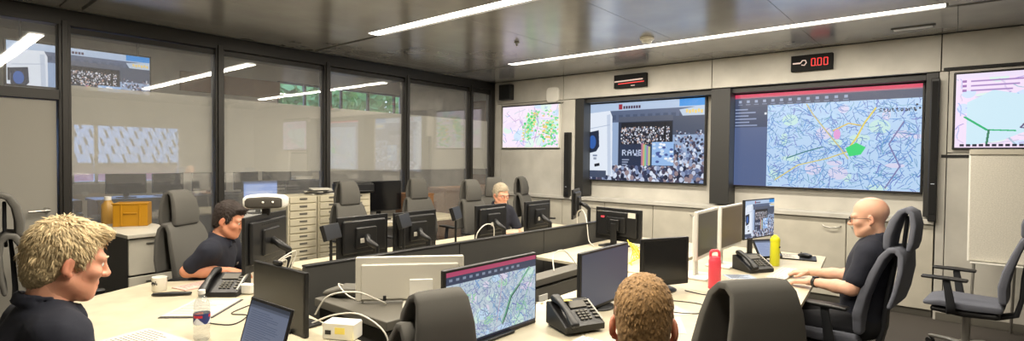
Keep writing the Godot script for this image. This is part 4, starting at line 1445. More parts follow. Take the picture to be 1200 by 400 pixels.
	for k in 4:
		var q: Array = rows[k]
		monitor("black monitor seen from behind above the divider, %s from the video bar" % q[3], Vector3(q[0], 0.74, q[1]), -PI / 2 + 0.05, 0.46, 0.32, q[2] - 0.74, M.blackgloss, {"stand": "arm", "sticker": true, "group": "black monitors of the left row"})
	monitor("black monitor seen edge-on beside the slim column loudspeaker", Vector3(2.76, 0.74, 1.62), -PI / 2 + 0.4, 0.42, 0.34, 0.5, M.blackgloss, {"stand": "arm", "group": "black monitors of the left row"})
	monitor("black monitor seen from behind with red and white stickers", Vector3(3.64, 0.74, 2.2), PI - 0.12, 0.54, 0.32, 0.37, M.blackgloss, {"stand": "rect", "red_sticker": true})
	# white monitors of the bald man
	monitor("white-framed monitor with a plain dark screen, first of the white trio", Vector3(4.8, 0.74, 3.02), PI / 2 + 0.06, 0.5, 0.34, 0.5, mt("grey monitor glass", srgb(70, 66, 58), 0.3), {"body": M.white, "bezel": 0.018, "stand": "rect", "group": "white monitors on the right desk"})
	monitor("white-framed monitor with a dark screen coloured by a painted brownish reflection, middle of the white trio", Vector3(4.8, 0.74, 2.48), PI / 2, 0.52, 0.34, 0.5, mt("monitor glass with painted brown reflection", srgb(104, 88, 62), 0.3), {"body": M.white, "bezel": 0.014, "stand": "rect", "group": "white monitors on the right desk"})  # brown albedo stands in for a reflection on the dark glass
	monitor("monitor showing the lorry and crowd picture, beyond the white-framed ones", Vector3(4.86, 0.74, 1.92), PI / 2 - 0.2, 0.53, 0.34, 0.52, M.party, {"bezel": 0.008, "stand": "rect", "body": M.black})

	# silver all-in-one seen from behind
	var im := thing("all_in_one_computer", "silver all-in-one computer seen from behind on the cable spine", "computer", Vector3(3.83, 0.78, 4.95), PI + 0.86)
	part("housing", MB.new().box(Vector3(0, 0.135, 0), Vector3(0.6, 0.25, 0.022), 0.008), M.silver, im)
	part("back_panel", MB.new().box(Vector3(0, 0.12, -0.016), Vector3(0.54, 0.2, 0.02), 0.009), M.silver, im)
	var sc := MB.new()
	sc.face(Vector3(-0.285, 0.25, 0.012), Vector3(0.285, 0.25, 0.012), Vector3(0.285, 0.03, 0.012), Vector3(-0.285, 0.03, 0.012), Vector3(0, 0, 1))
	part("screen", sc, M.glare_glow, im)
	part("stand", MB.new().box(Vector3(-0.06, 0.07, -0.045), Vector3(0.13, 0.14, 0.012), 0.005, Basis(Vector3(1, 0, 0), -0.15)), M.white, im)
	part("foot", MB.new().box(Vector3(-0.06, 0.006, -0.06), Vector3(0.2, 0.012, 0.18), 0.004), M.silver, im)
	part("red_strip", MB.new().box(Vector3(-0.06, 0.125, -0.0565), Vector3(0.12, 0.006, 0.003), 0.001, Basis(Vector3(1, 0, 0), -0.15)), M.red, im)
	part("port", MB.new().box(Vector3(0.14, 0.03, -0.02), Vector3(0.018, 0.03, 0.02), 0.003), M.black, im)

	# video bar on the monitor
	var vb := thing("video_bar", "white rounded video conference bar with a dark front, over the back of the black monitor", "video bar", Vector3(2.6, 1.235, 5.19), 1.0)
	part("stand", MB.new().box(Vector3(0, -0.018, 0), Vector3(0.05, 0.05, 0.04), 0.006), M.black, vb)
	part("shell", MB.new().sweep([Vector3(-0.095, 0.05, 0), Vector3(0, 0.054, 0), Vector3(0.095, 0.05, 0)], Vector3(0, 0, 1), [0.06, 0.064, 0.06], [0.046, 0.05, 0.046], 0.5, 24), M.white, vb)
	part("front_grille", MB.new().sweep([Vector3(-0.09, 0.046, 0.036), Vector3(0, 0.048, 0.04), Vector3(0.08, 0.046, 0.036)], Vector3(0, 0, 1), [0.032, 0.032, 0.032], [0.038, 0.041, 0.038], 0.5, 20), mt("speaker cloth grey", srgb(70, 66, 60), 0.9), vb)
	for x in [-0.01, 0.05]:
		part("lens", MB.new().ball(Vector3(x, 0.05, 0.073), Vector3(0.008, 0.008, 0.005)), M.china, vb)

	# small control panels between the row monitors
	var k2 := 0
	for q in [[2.86, 1.07, 4.86, "beside the video bar monitor"], [2.9, 1.1, 4.26, "between first and second row monitors"], [2.92, 1.12, 3.72, "right of the second row monitor"], [2.92, 1.08, 2.1, "behind the glasses-wearing man's hands"]]:
		if k2 == 3:
			break
		var t := thing("control_panel", "small black control panel on a stalk, " + q[3], "control panel", Vector3(q[0], 0.74, q[2]), PI / 2 + 0.5, "small black control panels")
		var hh: float = q[1] - 0.74
		part("housing", MB.new().box(Vector3(0, hh, 0), Vector3(0.2, 0.11, 0.035), 0.005, Basis(Vector3(1, 0, 0), -0.3)), M.black, t)
		part("stalk", MB.new().cyl(Vector3(0, 0.01, -0.0), Vector3(0, hh - 0.02, 0.0), 0.01), M.black, t)
		part("foot", MB.new().cyl(Vector3(0, 0, 0), Vector3(0, 0.012, 0), 0.05), M.black, t)
		k2 += 1

	# laptop
	var lt := thing("laptop", "open laptop with a blue grey screen before the fair-haired man", "laptop", Vector3(3.99, 0.74, 5.98), 0.06)
	part("base", MB.new().box(Vector3(0, 0.01, 0.01), Vector3(0.33, 0.018, 0.23), 0.004), M.black, lt)
	var ky := MB.new()
	for r in 5:
		for c in 13:
			ky.box(Vector3(-0.138 + c * 0.023, 0.0205, -0.06 + r * 0.021), Vector3(0.018, 0.004, 0.016), 0.001)
	part("keys", ky, M.post, lt)
	part("touchpad", MB.new().box(Vector3(0, 0.0195, 0.085), Vector3(0.1, 0.002, 0.06), 0.001), M.post, lt)
	var tilt := Basis(Vector3(1, 0, 0), -0.28)
	var ld := part("lid", MB.new().box(Vector3(0, 0.02, -0.108) + tilt * Vector3(0, 0.112, 0), Vector3(0.33, 0.225, 0.01), 0.004, tilt), M.black, lt)
	var ls := MB.new()
	var l0 := Vector3(0, 0.02, -0.108)
	ls.face(l0 + tilt * Vector3(-0.152, 0.212, 0.0058), l0 + tilt * Vector3(0.152, 0.212, 0.0058), l0 + tilt * Vector3(0.152, 0.024, 0.0058), l0 + tilt * Vector3(-0.152, 0.024, 0.0058), tilt * Vector3(0, 0, 1))
	part("screen", ls, M.doc, ld)

	# telephones
	telephone("black desk telephone with its handset raised, before the dark-haired man", Vector3(2.72, 0.74, 5.5), 0.75)
	var ph := telephone("black desk telephone with a yellow note, right of the map monitor", Vector3(4.72, 0.755, 4.62), 1.15)
	part("foot", MB.new().box(Vector3(0, -0.008, -0.02), Vector3(0.2, 0.014, 0.16), 0.003), M.black, ph)
	solo("sticky_note", MB.new().box(Vector3.ZERO, Vector3(0.076, 0.002, 0.05), 0.0005, Basis(Vector3(0, 1, 0), 1.15) * Basis(Vector3(1, 0, 0), -0.2)), M.note, "yellow sticky note on the black telephone beside the map monitor", "note", Transform3D(Basis(), Vector3(4.665, 0.875, 4.645)))
	telephone("black desk telephone between coral bottle and small lit tablet", Vector3(4.98, 0.74, 2.5), 1.0)
	var tp := thing("tablet", "small black tablet with a lit screen on a stand, beside the lime bottle", "tablet", Vector3(4.98, 0.74, 2.1), 0.95)
	part("base", MB.new().lathe([Vector2(0, 0), Vector2(0.09, 0), Vector2(0.092, 0.01), Vector2(0.05, 0.02), Vector2(0, 0.02)], 28), M.black, tp)
	var tb := Basis(Vector3(1, 0, 0), -0.6)
	part("stalk", MB.new().cyl(Vector3(0, 0.01, -0.02), Vector3(0, 0.1, -0.02), 0.012), M.black, tp)
	part("housing", MB.new().box(Vector3(0, 0.12, 0), Vector3(0.23, 0.17, 0.014), 0.004, tb), M.black, tp)
	var ts := MB.new()
	ts.face(Vector3(0, 0.12, 0) + tb * Vector3(-0.1, 0.07, 0.0076), Vector3(0, 0.12, 0) + tb * Vector3(0.1, 0.07, 0.0076), Vector3(0, 0.12, 0) + tb * Vector3(0.1, -0.07, 0.0076), Vector3(0, 0.12, 0) + tb * Vector3(-0.1, -0.07, 0.0076), tb * Vector3(0, 0, 1))
	part("screen", ts, screen_mat("tablet screen", document_picture(160, 120, srgb(176, 190, 224), srgb(110, 126, 170)), 0.8), tp)

	# bottles and mug
	var wb := thing("water_bottle", "clear plastic water bottle with a blue and red label", "bottle", Vector3(3.52, 0.74, 5.92))
	var pet := mt("clear bottle plastic", Color(0.78, 0.82, 0.82, 0.2), 0.05)
	pet.transparency = BaseMaterial3D.TRANSPARENCY_ALPHA
	part("body", MB.new().lathe([Vector2(0.0, 0.004), Vector2(0.028, 0.0), Vector2(0.035, 0.012), Vector2(0.0345, 0.03), Vector2(0.032, 0.036), Vector2(0.0345, 0.042), Vector2(0.0345, 0.066), Vector2(0.032, 0.07), Vector2(0.0345, 0.075), Vector2(0.0345, 0.13), Vector2(0.033, 0.14), Vector2(0.0345, 0.15), Vector2(0.033, 0.17), Vector2(0.024, 0.193), Vector2(0.013, 0.205), Vector2(0.0125, 0.218)], 32), pet, wb)
	var lbl := Image.create(96, 32, false, Image.FORMAT_RGB8)
	lbl.fill(srgb(40, 52, 110))
	for k in 3:
		fill_poly(lbl, PackedVector2Array([Vector2(k * 32, 32), Vector2(k * 32 + 14, 10), Vector2(k * 32 + 28, 32)]), srgb(228, 232, 240))
		lbl.fill_rect(Rect2i(k * 32 + 4, 4, 20, 8), srgb(206, 40, 60))
	var lbm := mt("bottle label", Color.WHITE, 0.5)
	lbm.albedo_texture = ImageTexture.create_from_image(lbl)
	var lb := MB.new().lathe([Vector2(0.0352, 0.08), Vector2(0.0352, 0.128)], 32)
	for k in lb.uv.size():
		lb.uv[k] = Vector2(lb.uv[k].x, 1.0 - (lb.uv[k].y - 0.08) / 0.048)
	part("label", lb, lbm, wb)
	part("cap", MB.new().lathe([Vector2(0, 0.234), Vector2(0.014, 0.234), Vector2(0.015, 0.232), Vector2(0.015, 0.216)], 24), M.white, wb)
	for q in [["coral pink drinking bottle with a loop lid", Vector3(4.96, 0.74, 3.3), M.red, 0.25, 0.04], ["lime yellow drinking bottle with a rounded lid", Vector3(5.06, 0.74, 2.18), M.lime, 0.25, 0.037]]:
		var t := thing("drinking_bottle", q[0], "bottle", q[1], 0.6, "coloured drinking bottles")
		var r: float = q[4]
		var h: float = q[3]
		part("body", MB.new().lathe([Vector2(0, 0), Vector2(r - 0.004, 0), Vector2(r, 0.006), Vector2(r, h * 0.74), Vector2(r * 0.97, h * 0.77)], 32), q[2], t)
		if q[2] == M.red:
			part("collar", MB.new().lathe([Vector2(r * 0.97, h * 0.765), Vector2(r * 0.9, h * 0.78), Vector2(r * 0.9, h * 0.84), Vector2(r * 0.84, h * 0.86), Vector2(0, h * 0.86)], 32), q[2], t)
		else:
			part("lid", MB.new().lathe([Vector2(r * 0.95, h * 0.76), Vector2(r * 1.02, h * 0.78), Vector2(r * 1.02, h * 0.86), Vector2(r * 0.8, h * 0.93), Vector2(r * 0.5, h * 0.97), Vector2(0, h * 0.98)], 32), q[2], t)
		if q[2] == M.red:
			var lp := []
			for k in 13:
				var a := PI * k / 12
				lp.append(Vector3(signf(cos(a)) * pow(absf(cos(a)), 0.5) * r * 0.72, h * 0.84 + pow(absf(sin(a)), 0.5) * 0.045, 0))
			part("loop", MB.new().tube(lp, 0.009, 10), q[2], t)
		else:
			part("spout", MB.new().cyl(Vector3(0, h * 0.94, 0), Vector3(0, h * 1.0, 0), 0.018), q[2], t)
			part("print", MB.new().box(Vector3(0.027, h * 0.62, 0.027), Vector3(0.02, 0.012, 0.004), 0.001, Basis(Vector3(0, 1, 0), PI / 4)), M.ink, t)
	var mg := thing("mug", "white mug with dark print on the cream corner desk", "mug", Vector3(2.36, 0.74, 5.75), -0.5)
	part("cup", MB.new().lathe([Vector2(0, 0.004), Vector2(0.036, 0.0), Vector2(0.04, 0.004), Vector2(0.042, 0.088), Vector2(0.0395, 0.09), Vector2(0.037, 0.086), Vector2(0.036, 0.01), Vector2(0, 0.008)], 32), M.china, mg)
	var hp := []
	for k in 11:
		var a := PI * k / 10 - PI / 2
		hp.append(Vector3(-0.039 - cos(a) * 0.03, 0.045 + sin(a) * 0.03, 0))
	part("handle", MB.new().tube(hp, 0.0055, 8), M.china, mg)
	var pr := MB.new()
	for k in 7:
		var a := 0.5 + k * 0.16
		pr.box(Vector3(sin(a) * 0.0415, 0.05 + (k % 2) * 0.008, cos(a) * 0.0415), Vector3(0.005, 0.014 + (k % 3) * 0.004, 0.002), 0.0005, Basis(Vector3(0, 1, 0), a))
	part("print", pr, M.ink, mg)

	# papers and small things on the desks
	sheet("notepad", "white notepad with a dark backing board beside the water bottle", Vector3(2.98, 0.744, 5.72), 0.75, 0.26, 0.34, 0.006, M.paper)
	solo("backing_board", MB.new().box(Vector3(0, 0.002, 0), Vector3(0.28, 0.004, 0.36), 0.001), M.ink, "dark backing board under the white notepad", "board", Transform3D(Basis(Vector3(0, 1, 0), 0.75), Vector3(2.98, 0.74, 5.72)))
	sheet("paper_stack", "stack of printed sheets at the front of the corner desk", Vector3(3.42, 0.745, 6.12), 0.2, 0.42, 0.25, 0.01, M.paper)
	solo("folder", MB.new().box(Vector3(0, 0.0025, 0), Vector3(0.46, 0.005, 0.28), 0.001), mt("brown folder card", srgb(110, 74, 44), 0.8), "brown card folder under the printed sheets at the desk front", "folder", Transform3D(Basis(Vector3(0, 1, 0), 0.2), Vector3(3.42, 0.74, 6.12)))
	sheet("booklet", "pinkish booklet beside the dark-haired man's arm", Vector3(2.4, 0.74, 5.56), 0.2, 0.15, 0.21, 0.008, mt("pink paper", srgb(214, 178, 168), 0.8))
	solo("pen_case", MB.new().sweep([Vector3(-0.1, 0.012, 0), Vector3(0, 0.012, 0), Vector3(0.1, 0.012, 0)], Vector3(0, 0, 1), [0.015, 0.022, 0.015], [0.008, 0.012, 0.008], 0.7), M.black, "slim black case lying beside the mug", "case", Transform3D(Basis(Vector3(0, 1, 0), 0.9), Vector3(2.55, 0.74, 5.74)))
	mouse("black mouse on the corner desk near the dark monitor", Vector3(3.02, 0.74, 5.42), 0.4)
	mouse("black mouse at the far end of the right desk", Vector3(5.18, 0.752, 1.66), 1.2)
	keyboard("white keyboard under the bald man's hands", Vector3(5.2, 0.74, 2.52), PI / 2, M.white, M.china)
	solo("mouse_pad", MB.new().box(Vector3(0, 0.006, 0), Vector3(0.3, 0.012, 0.24), 0.003), M.black, "black desk pad under the white sheet at the far end of the right desk", "pad", Transform3D(Basis(Vector3(0, 1, 0), 0.2), Vector3(5.12, 0.74, 1.68)))
	sheet("memo", "white sheet on the black pad at the far end of the right desk", Vector3(5.06, 0.752, 1.72), 0.2, 0.17, 0.2, 0.003, M.paper)
	for q in [[Vector3(5.32, 0.74, 3.1), 0.3, "white sheet on the right desk before the bald man's elbow"], [Vector3(5.02, 0.74, 4.25), 0.5, "white sheet on the right desk near the ginger head"], [Vector3(4.9, 0.74, 3.98), 0.9, "white sheet below the squarish black monitor"], [Vector3(5.3, 0.74, 3.6), -0.2, "white sheet beside the grey chair back"], [Vector3(5.08, 0.74, 2.9), 1.3, "white sheet beside the coral bottle"]]:
		sheet("memo", q[2], q[0], q[1], 0.21, 0.297, 0.002, M.paper, "white sheets on the right desk")
	solo("glasses_case", MB.new().sweep([Vector3(-0.11, 0.01, 0), Vector3(-0.02, 0.016, 0), Vector3(0.12, 0.01, 0)], Vector3(0, 0, 1), [0.016, 0.03, 0.018], [0.006, 0.014, 0.006], 0.7), M.black, "flat black glasses case on the right desk between hands and grey chair", "case", Transform3D(Basis(Vector3(0, 1, 0), -0.5), Vector3(5.28, 0.742, 3.25)))
	sheet("blue_leaflet", "blue and white leaflet between coral bottle and telephone", Vector3(4.98, 0.74, 2.82), 0.7, 0.2, 0.14, 0.004, mt("pale blue paper", srgb(176, 190, 212), 0.8))
	sheet("yellow_pad", "yellow note pad at the foot of the map monitor", Vector3(4.72, 0.74, 5.25), 0.3, 0.1, 0.08, 0.012, M.note)
	keyboard("white keyboard before the map monitor", Vector3(4.9, 0.74, 4.95), PI / 2, M.white, M.china)

	# devices and leads by the cable spine
	var dv2 := thing("network_box", "small white network box with a yellow label, on the desk by the cable spine", "box", Vector3(3.97, 0.74, 5.47), 0.5)
	part("housing", MB.new().box(Vector3(0, 0.04, 0), Vector3(0.16, 0.08, 0.09), 0.006), M.white, dv2)
	part("yellow_label", MB.new().box(Vector3(0.01, 0.045, 0.0455), Vector3(0.05, 0.03, 0.002), 0.0005), M.note, dv2)
	part("port", MB.new().box(Vector3(-0.05, 0.035, 0.0455), Vector3(0.03, 0.02, 0.002), 0.0005), M.black, dv2)
	solo("sticky_note", MB.new().box(Vector3.ZERO, Vector3(0.076, 0.003, 0.076), 0.0005), M.note, "yellow sticky note on the desk beside the small white network box", "note", Transform3D(Basis(Vector3(0, 1, 0), 0.3), Vector3(4.1, 0.742, 5.5)))
	solo("cable_cover", MB.new().sweep([Vector3(-0.16, 0.02, 0), Vector3(-0.05, 0.045, 0.02), Vector3(0.06, 0.04, -0.01), Vector3(0.17, 0.02, 0)], Vector3(0, 0, 1), [0.05, 0.06, 0.06, 0.05], [0.015, 0.03, 0.03, 0.015], 0.8), M.spine, "crumpled grey cable cover lying on the cable spine", "cover", Transform3D(Basis(Vector3(0, 1, 0), 0.5), Vector3(3.5, 0.78, 5.1)))
	cable("white cable arching over the cable spine behind the dark monitor", [Vector3(3.6, 0.76, 5.4), Vector3(3.66, 0.86, 5.36), Vector3(3.76, 0.88, 5.26), Vector3(3.8, 0.83, 5.16), Vector3(3.78, 0.785, 5.08)], 0.0045, M.cable, "white cables")
	cable("white cable looping down at the end of the cable spine", [Vector3(3.7, 0.75, 5.48), Vector3(3.8, 0.8, 5.42), Vector3(3.94, 0.82, 5.36), Vector3(4.08, 0.76, 5.32), Vector3(4.12, 0.55, 5.28)], 0.0042, M.cable, "white cables")
	cable("white cable curled on the spine below the silver computer", [Vector3(3.42, 0.785, 5.0), Vector3(3.46, 0.82, 5.1), Vector3(3.5, 0.87, 5.2), Vector3(3.6, 0.82, 5.2), Vector3(3.66, 0.785, 5.14)], 0.0042, M.cable, "white cables")
	cable("white cable hanging beside the socket plates", [Vector3(4.04, 0.62, 4.17), Vector3(4.12, 0.6, 4.2), Vector3(4.2, 0.7, 4.3), Vector3(4.34, 0.75, 4.38)], 0.0042, M.cable, "white cables")
	cable("white cable looped over the spine beyond the map monitor", [Vector3(3.97, 0.785, 3.75), Vector3(3.9, 0.88, 3.66), Vector3(3.92, 0.9, 3.55), Vector3(3.97, 0.785, 3.45)], 0.0045, M.cable, "white cables")
	cable("white cable looped behind the monitor with red and white stickers", [Vector3(2.98, 0.745, 1.9), Vector3(3.0, 1.0, 1.95), Vector3(3.12, 1.05, 2.05), Vector3(3.27, 0.98, 2.2), Vector3(3.4, 0.78, 2.35), Vector3(3.5, 0.746, 2.42)], 0.005, M.cable, "white cables")
	cable("white cable looped above the divider beside the second row monitor", [Vector3(3.05, 0.745, 3.62), Vector3(3.06, 0.95, 3.6), Vector3(3.08, 1.02, 3.52), Vector3(3.1, 1.0, 3.44), Vector3(3.08, 0.745, 3.42)], 0.005, M.cable, "white cables")
	cable("thin black cable coiled on the right desk below the squarish monitor", [Vector3(4.86, 0.744, 3.8), Vector3(5.05, 0.744, 3.76), Vector3(5.1, 0.744, 3.95), Vector3(4.95, 0.744, 4.02), Vector3(4.9, 0.744, 3.85)], 0.003, M.cable_dark, "black cables")
	cable("thin black cable trailing to the coral bottle", [Vector3(4.84, 0.744, 3.5), Vector3(4.98, 0.744, 3.52), Vector3(5.02, 0.744, 3.42), Vector3(4.9, 0.744, 3.2)], 0.003, M.cable_dark, "black cables")
	cable("thin black cable lying before the water bottle", [Vector3(3.1, 0.744, 5.5), Vector3(3.2, 0.744, 5.66), Vector3(3.3, 0.744, 5.62), Vector3(3.4, 0.744, 5.74), Vector3(3.25, 0.744, 5.82)], 0.003, M.cable_dark, "black cables")
	for k in 4:
		cable(["lowest", "second lowest", "second highest", "highest"][k] + " yellow cable in the tangle beside the squarish black monitor", [Vector3(4.06 + k * 0.03, 0.746, 2.74), Vector3(4.1 - k * 0.012, 0.84 + k * 0.025, 2.76 + k * 0.02), Vector3(4.18, 0.82 - k * 0.015, 2.8 + k * 0.015), Vector3(4.1 + k * 0.03, 0.9 - k * 0.01, 2.84), Vector3(4.2 - k * 0.02, 0.8, 2.88), Vector3(4.14 + k * 0.02, 0.746, 2.94 + k * 0.02)], 0.0035, M.cable_yellow, "tangled yellow cables")
	for k in 5:
		cable(["lowest", "second lowest", "middle", "second highest", "highest"][k] + " white lead looping up behind the dark-haired man's telephone", [Vector3(2.78 + k * 0.02, 0.745, 5.2), Vector3(2.82 + k * 0.02, 0.86 + k * 0.03, 5.22 - k * 0.02), Vector3(2.9, 0.82 + k * 0.02, 5.3), Vector3(2.94 + k * 0.01, 0.745, 5.24 + k * 0.04)], 0.004, M.cable, "white leads behind the telephone")
	solo("charger_block", MB.new().box(Vector3(0, 0.03, 0), Vector3(0.09, 0.06, 0.05), 0.008), M.white, "small white adapter beside the black telephone of the dark-haired man", "adapter", Transform3D(Basis(Vector3(0, 1, 0), 0.5), Vector3(2.84, 0.745, 5.42)))


func along_the_glass() -> void:
	# drawer cabinets against the glass partition
	var k := 0
	for z in [3.82, 3.46, 3.1]:
		var t := thing("drawer_cabinet", "beige cabinet of shallow drawers against the glass, " + ["nearest the video bar", "middle of the three", "nearest the black screen"][k], "drawer cabinet", Vector3(0.36, 0, z), PI / 2, "beige drawer cabinets")
		part("body", MB.new().box(Vector3(0, 0.57, -0.02), Vector3(0.35, 1.14, 0.44), 0.004), M.beige, t)
		for r in 13:
			var d := part("drawer", MB.new().box(Vector3(0, 0.06 + r * 0.084 + 0.036, 0.205), Vector3(0.31, 0.07, 0.02), 0.003), M.beige, t)
			part("pull", MB.new().box(Vector3(0, 0.06 + r * 0.084 + 0.045, 0.217), Vector3(0.09, 0.02, 0.008), 0.002), M.spine, d)
		k += 1
	var p1 := thing("paper_pile", "pile of black and white print-outs on the middle drawer cabinet", "paper", Vector3(0.36, 1.14, 3.5))
	for q in 5:
		part("sheet", MB.new().box(Vector3(0.02 * sin(q * 2.0), 0.008 + q * 0.014, 0.0), Vector3(0.22, 0.012, 0.3), 0.002, Basis(Vector3(0, 1, 0), q * 0.3)), M.paper if q % 2 == 0 else M.ink, p1)
	var p2 := thing("printer", "low black printer on the drawer cabinet nearest the black screen", "printer", Vector3(0.38, 1.14, 3.05), PI / 2)
	part("body", MB.new().box(Vector3(0, 0.06, 0), Vector3(0.4, 0.12, 0.34), 0.015), M.black, p2)
	part("lid", MB.new().box(Vector3(0, 0.125, -0.02), Vector3(0.38, 0.02, 0.28), 0.006), M.post, p2)
	part("tray", MB.new().box(Vector3(0, 0.03, 0.2), Vector3(0.24, 0.01, 0.1), 0.003), M.post, p2)
	var sd := thing("side_table", "cream side table along the glass behind the chairs", "table", Vector3(0.42, 0, 2.15))
	part("tabletop", MB.new().box(Vector3(0, 0.74, 0), Vector3(0.72, 0.03, 1.5), 0.004), M.desk, sd)
	for q in [[-0.3, -0.7], [0.3, -0.7], [-0.3, 0.7], [0.3, 0.7]]:
		part("leg", MB.new().box(Vector3(q[0], 0.365, q[1]), Vector3(0.04, 0.73, 0.04), 0.003), M.metal, sd)
	monitor("wide black switched-off screen on the side table by the glass", Vector3(0.36, 0.755, 2.6), PI / 2, 0.62, 0.4, 0.52, M.blackgloss, {"stand": "rect"})
	keyboard("pale keyboard on the side table by the glass", Vector3(0.64, 0.755, 2.72), PI / 2, M.white, M.china)
	var bx := thing("wooden_box", "brown wooden box on the side table by the glass", "box", Vector3(0.36, 0.755, 2.05), 0.0)
	part("body", MB.new().box(Vector3(0, 0.16, 0), Vector3(0.4, 0.32, 0.36), 0.005), M.orange_wood, bx)
	part("lid", MB.new().box(Vector3(0, 0.325, 0), Vector3(0.41, 0.02, 0.37), 0.004), M.orange_wood, bx)
	var pp := thing("paper_pile", "low pile of white papers on the side table beside the wide black screen", "paper", Vector3(0.58, 0.755, 2.28), 0.3)
	for q in 4:
		part("sheet", MB.new().box(Vector3(0.01 * sin(q * 2.0), 0.008 + q * 0.016, 0.0), Vector3(0.21, 0.014, 0.29), 0.002, Basis(Vector3(0, 1, 0), q * 0.25)), M.paper, pp)
	var pc := thing("computer_case", "tall black computer case standing by the last mullion", "computer", Vector3(0.75, 0, 1.0))
	part("housing", MB.new().box(Vector3(0, 0.42, 0), Vector3(0.5, 0.84, 0.42), 0.008), M.black, pc)
	part("front_panel", MB.new().box(Vector3(0.255, 0.42, 0), Vector3(0.02, 0.8, 0.38), 0.006), M.post, pc)
	var cb := thing("low_cabinet", "light grey low cabinet with drawers, under the amber crate beside the glass", "cabinet", Vector3(0.76, 0, 5.48), 0.08)
	part("body", MB.new().box(Vector3(-0.02, 0.47, 0), Vector3(1.0, 0.94, 0.4), 0.004), M.post, cb)  # dark body colour paints in the shadowed side of the cabinet
	part("top", MB.new().box(Vector3(0, 0.955, 0), Vector3(1.06, 0.03, 0.43), 0.004), M.cabinet, cb)
	for y in [0.19, 0.49, 0.79]:
		var d := part("drawer", MB.new().box(Vector3(0.49, y, 0), Vector3(0.02, 0.285, 0.395), 0.004), M.cabinet, cb)
		part("handle", MB.new().box(Vector3(0.505, y + 0.1, 0), Vector3(0.012, 0.012, 0.16), 0.003), M.metal, d)
	var cr := thing("crate", "amber translucent plastic crate on the low cabinet", "crate", Vector3(0.62, 0.97, 5.44), 1.15)
	for q in [[0, 0.1, 0.1, 0.25, 0.2, 0.01], [0, 0.1, -0.1, 0.25, 0.2, 0.01], [0.12, 0.1, 0, 0.01, 0.2, 0.2], [-0.12, 0.1, 0, 0.01, 0.2, 0.2], [0, 0.007, 0, 0.25, 0.014, 0.2]]:
		part("side" if q[1] > 0.05 else "floor_panel", MB.new().box(Vector3(q[0], q[1], q[2]), Vector3(q[3], q[4], q[5]), 0.004), M.yellow, cr)
	part("rim", MB.new().box(Vector3(0, 0.197, 0.105), Vector3(0.265, 0.016, 0.014), 0.004), M.yellow, cr)
	for x in [-0.065, 0.065]:
		part("rib", MB.new().box(Vector3(x, 0.1, 0.107), Vector3(0.012, 0.19, 0.01), 0.003), M.yellow, cr)
	part("grip", MB.new().box(Vector3(0, 0.115, 0.109), Vector3(0.1, 0.014, 0.014), 0.004), M.yellow, cr)
	var bt := thing("amber_bottle", "tall pale amber bottle standing beside the amber crate", "bottle", Vector3(0.36, 0.97, 5.56))
	part("body", MB.new().lathe([Vector2(0, 0), Vector2(0.045, 0), Vector2(0.05, 0.01), Vector2(0.05, 0.17), Vector2(0.03, 0.2), Vector2(0.022, 0.215)], 24), mt("amber plastic", srgb(176, 136, 66), 0.35), bt)
	part("cap", MB.new().cyl(Vector3(0, 0.21, 0), Vector3(0, 0.245, 0), 0.026), M.white, bt)
	# the other side of the glass
	var cp := thing("copier", "dark photocopier behind the glass next to the door", "copier", Vector3(-1.95, 0, 5.75))
	part("body", MB.new().box(Vector3(0, 0.45, 0), Vector3(0.7, 0.9, 0.8), 0.01), M.black, cp)
	part("scanner", MB.new().box(Vector3(0, 0.98, 0), Vector3(0.7, 0.14, 0.78), 0.01), M.black, cp)
	part("lid", MB.new().box(Vector3(0.0, 1.16, 0.05), Vector3(0.6, 0.04, 0.7), 0.01, Basis(Vector3(1, 0, 0), 0.3)), M.spine, cp)
	part("panel", MB.new().box(Vector3(0.38, 0.98, 0.1), Vector3(0.08, 0.04, 0.4), 0.006), M.post, cp)
	var ct := thing("long_counter", "long dark counter behind the glass under the low window", "counter", Vector3(-3.4, 0, 3.2))
	part("body", MB.new().box(Vector3(0, 0.45, 0), Vector3(0.6, 0.9, 3.4), 0.005), M.black, ct)
	part("top", MB.new().box(Vector3(0, 0.92, 0), Vector3(0.66, 0.04, 3.44), 0.004), M.post, ct)
	var j := 0
	for z in [4.5, 3.95, 3.35, 2.75, 2.2]:
		var t := monitor("dark screen on the long counter behind the glass, %s from the copier" % ["first", "second", "third", "fourth", "fifth"][j], Vector3(-3.35, 0.94, z), PI / 2 + (0.3 if j % 2 else -0.2), 0.5, 0.3, 0.36, M.blackgloss, {"stand": "rect", "group": "dark screens on the counter"})
		j += 1
	var sk := thing("storage_box", "white storage box on the long counter behind the glass", "box", Vector3(-3.4, 0.94, 1.75))
	part("body", MB.new().box(Vector3(0, 0.12, 0), Vector3(0.4, 0.24, 0.32), 0.006), M.white, sk)
	part("lid", MB.new().box(Vector3(0, 0.25, 0), Vector3(0.42, 0.03, 0.34), 0.006), M.paper, sk)
	var wt := thing("work_table", "pale work table behind the glass in the third pane", "table", Vector3(-1.6, 0, 2.4))
	part("tabletop", MB.new().box(Vector3(0, 0.74, 0), Vector3(0.9, 0.03, 2.8), 0.004), M.white, wt)
	for q in [[-0.4, -1.3], [0.4, -1.3], [-0.4, 1.3], [0.4, 1.3]]:
		part("leg", MB.new().box(Vector3(q[0], 0.365, q[1]), Vector3(0.05, 0.73, 0.05), 0.003), M.metal, wt)
	monitor("screen with a pale blue page behind the glass in the third pane", Vector3(-1.5, 0.755, 3.35), PI / 2, 0.5, 0.32, 0.48, screen_mat("pale blue page screen", document_picture(160, 100, srgb(150, 176, 232), srgb(220, 230, 248)), 0.9), {"stand": "rect"})
	monitor("wide dark monitor behind the glass in the third pane", Vector3(-1.5, 0.755, 2.7), PI / 2 + 0.1, 0.6, 0.34, 0.48, M.blackgloss, {"stand": "rect"})
	var wd := thing("sideboard", "brown wooden sideboard behind the last glass panes", "sideboard", Vector3(-1.6, 0, -0.9))
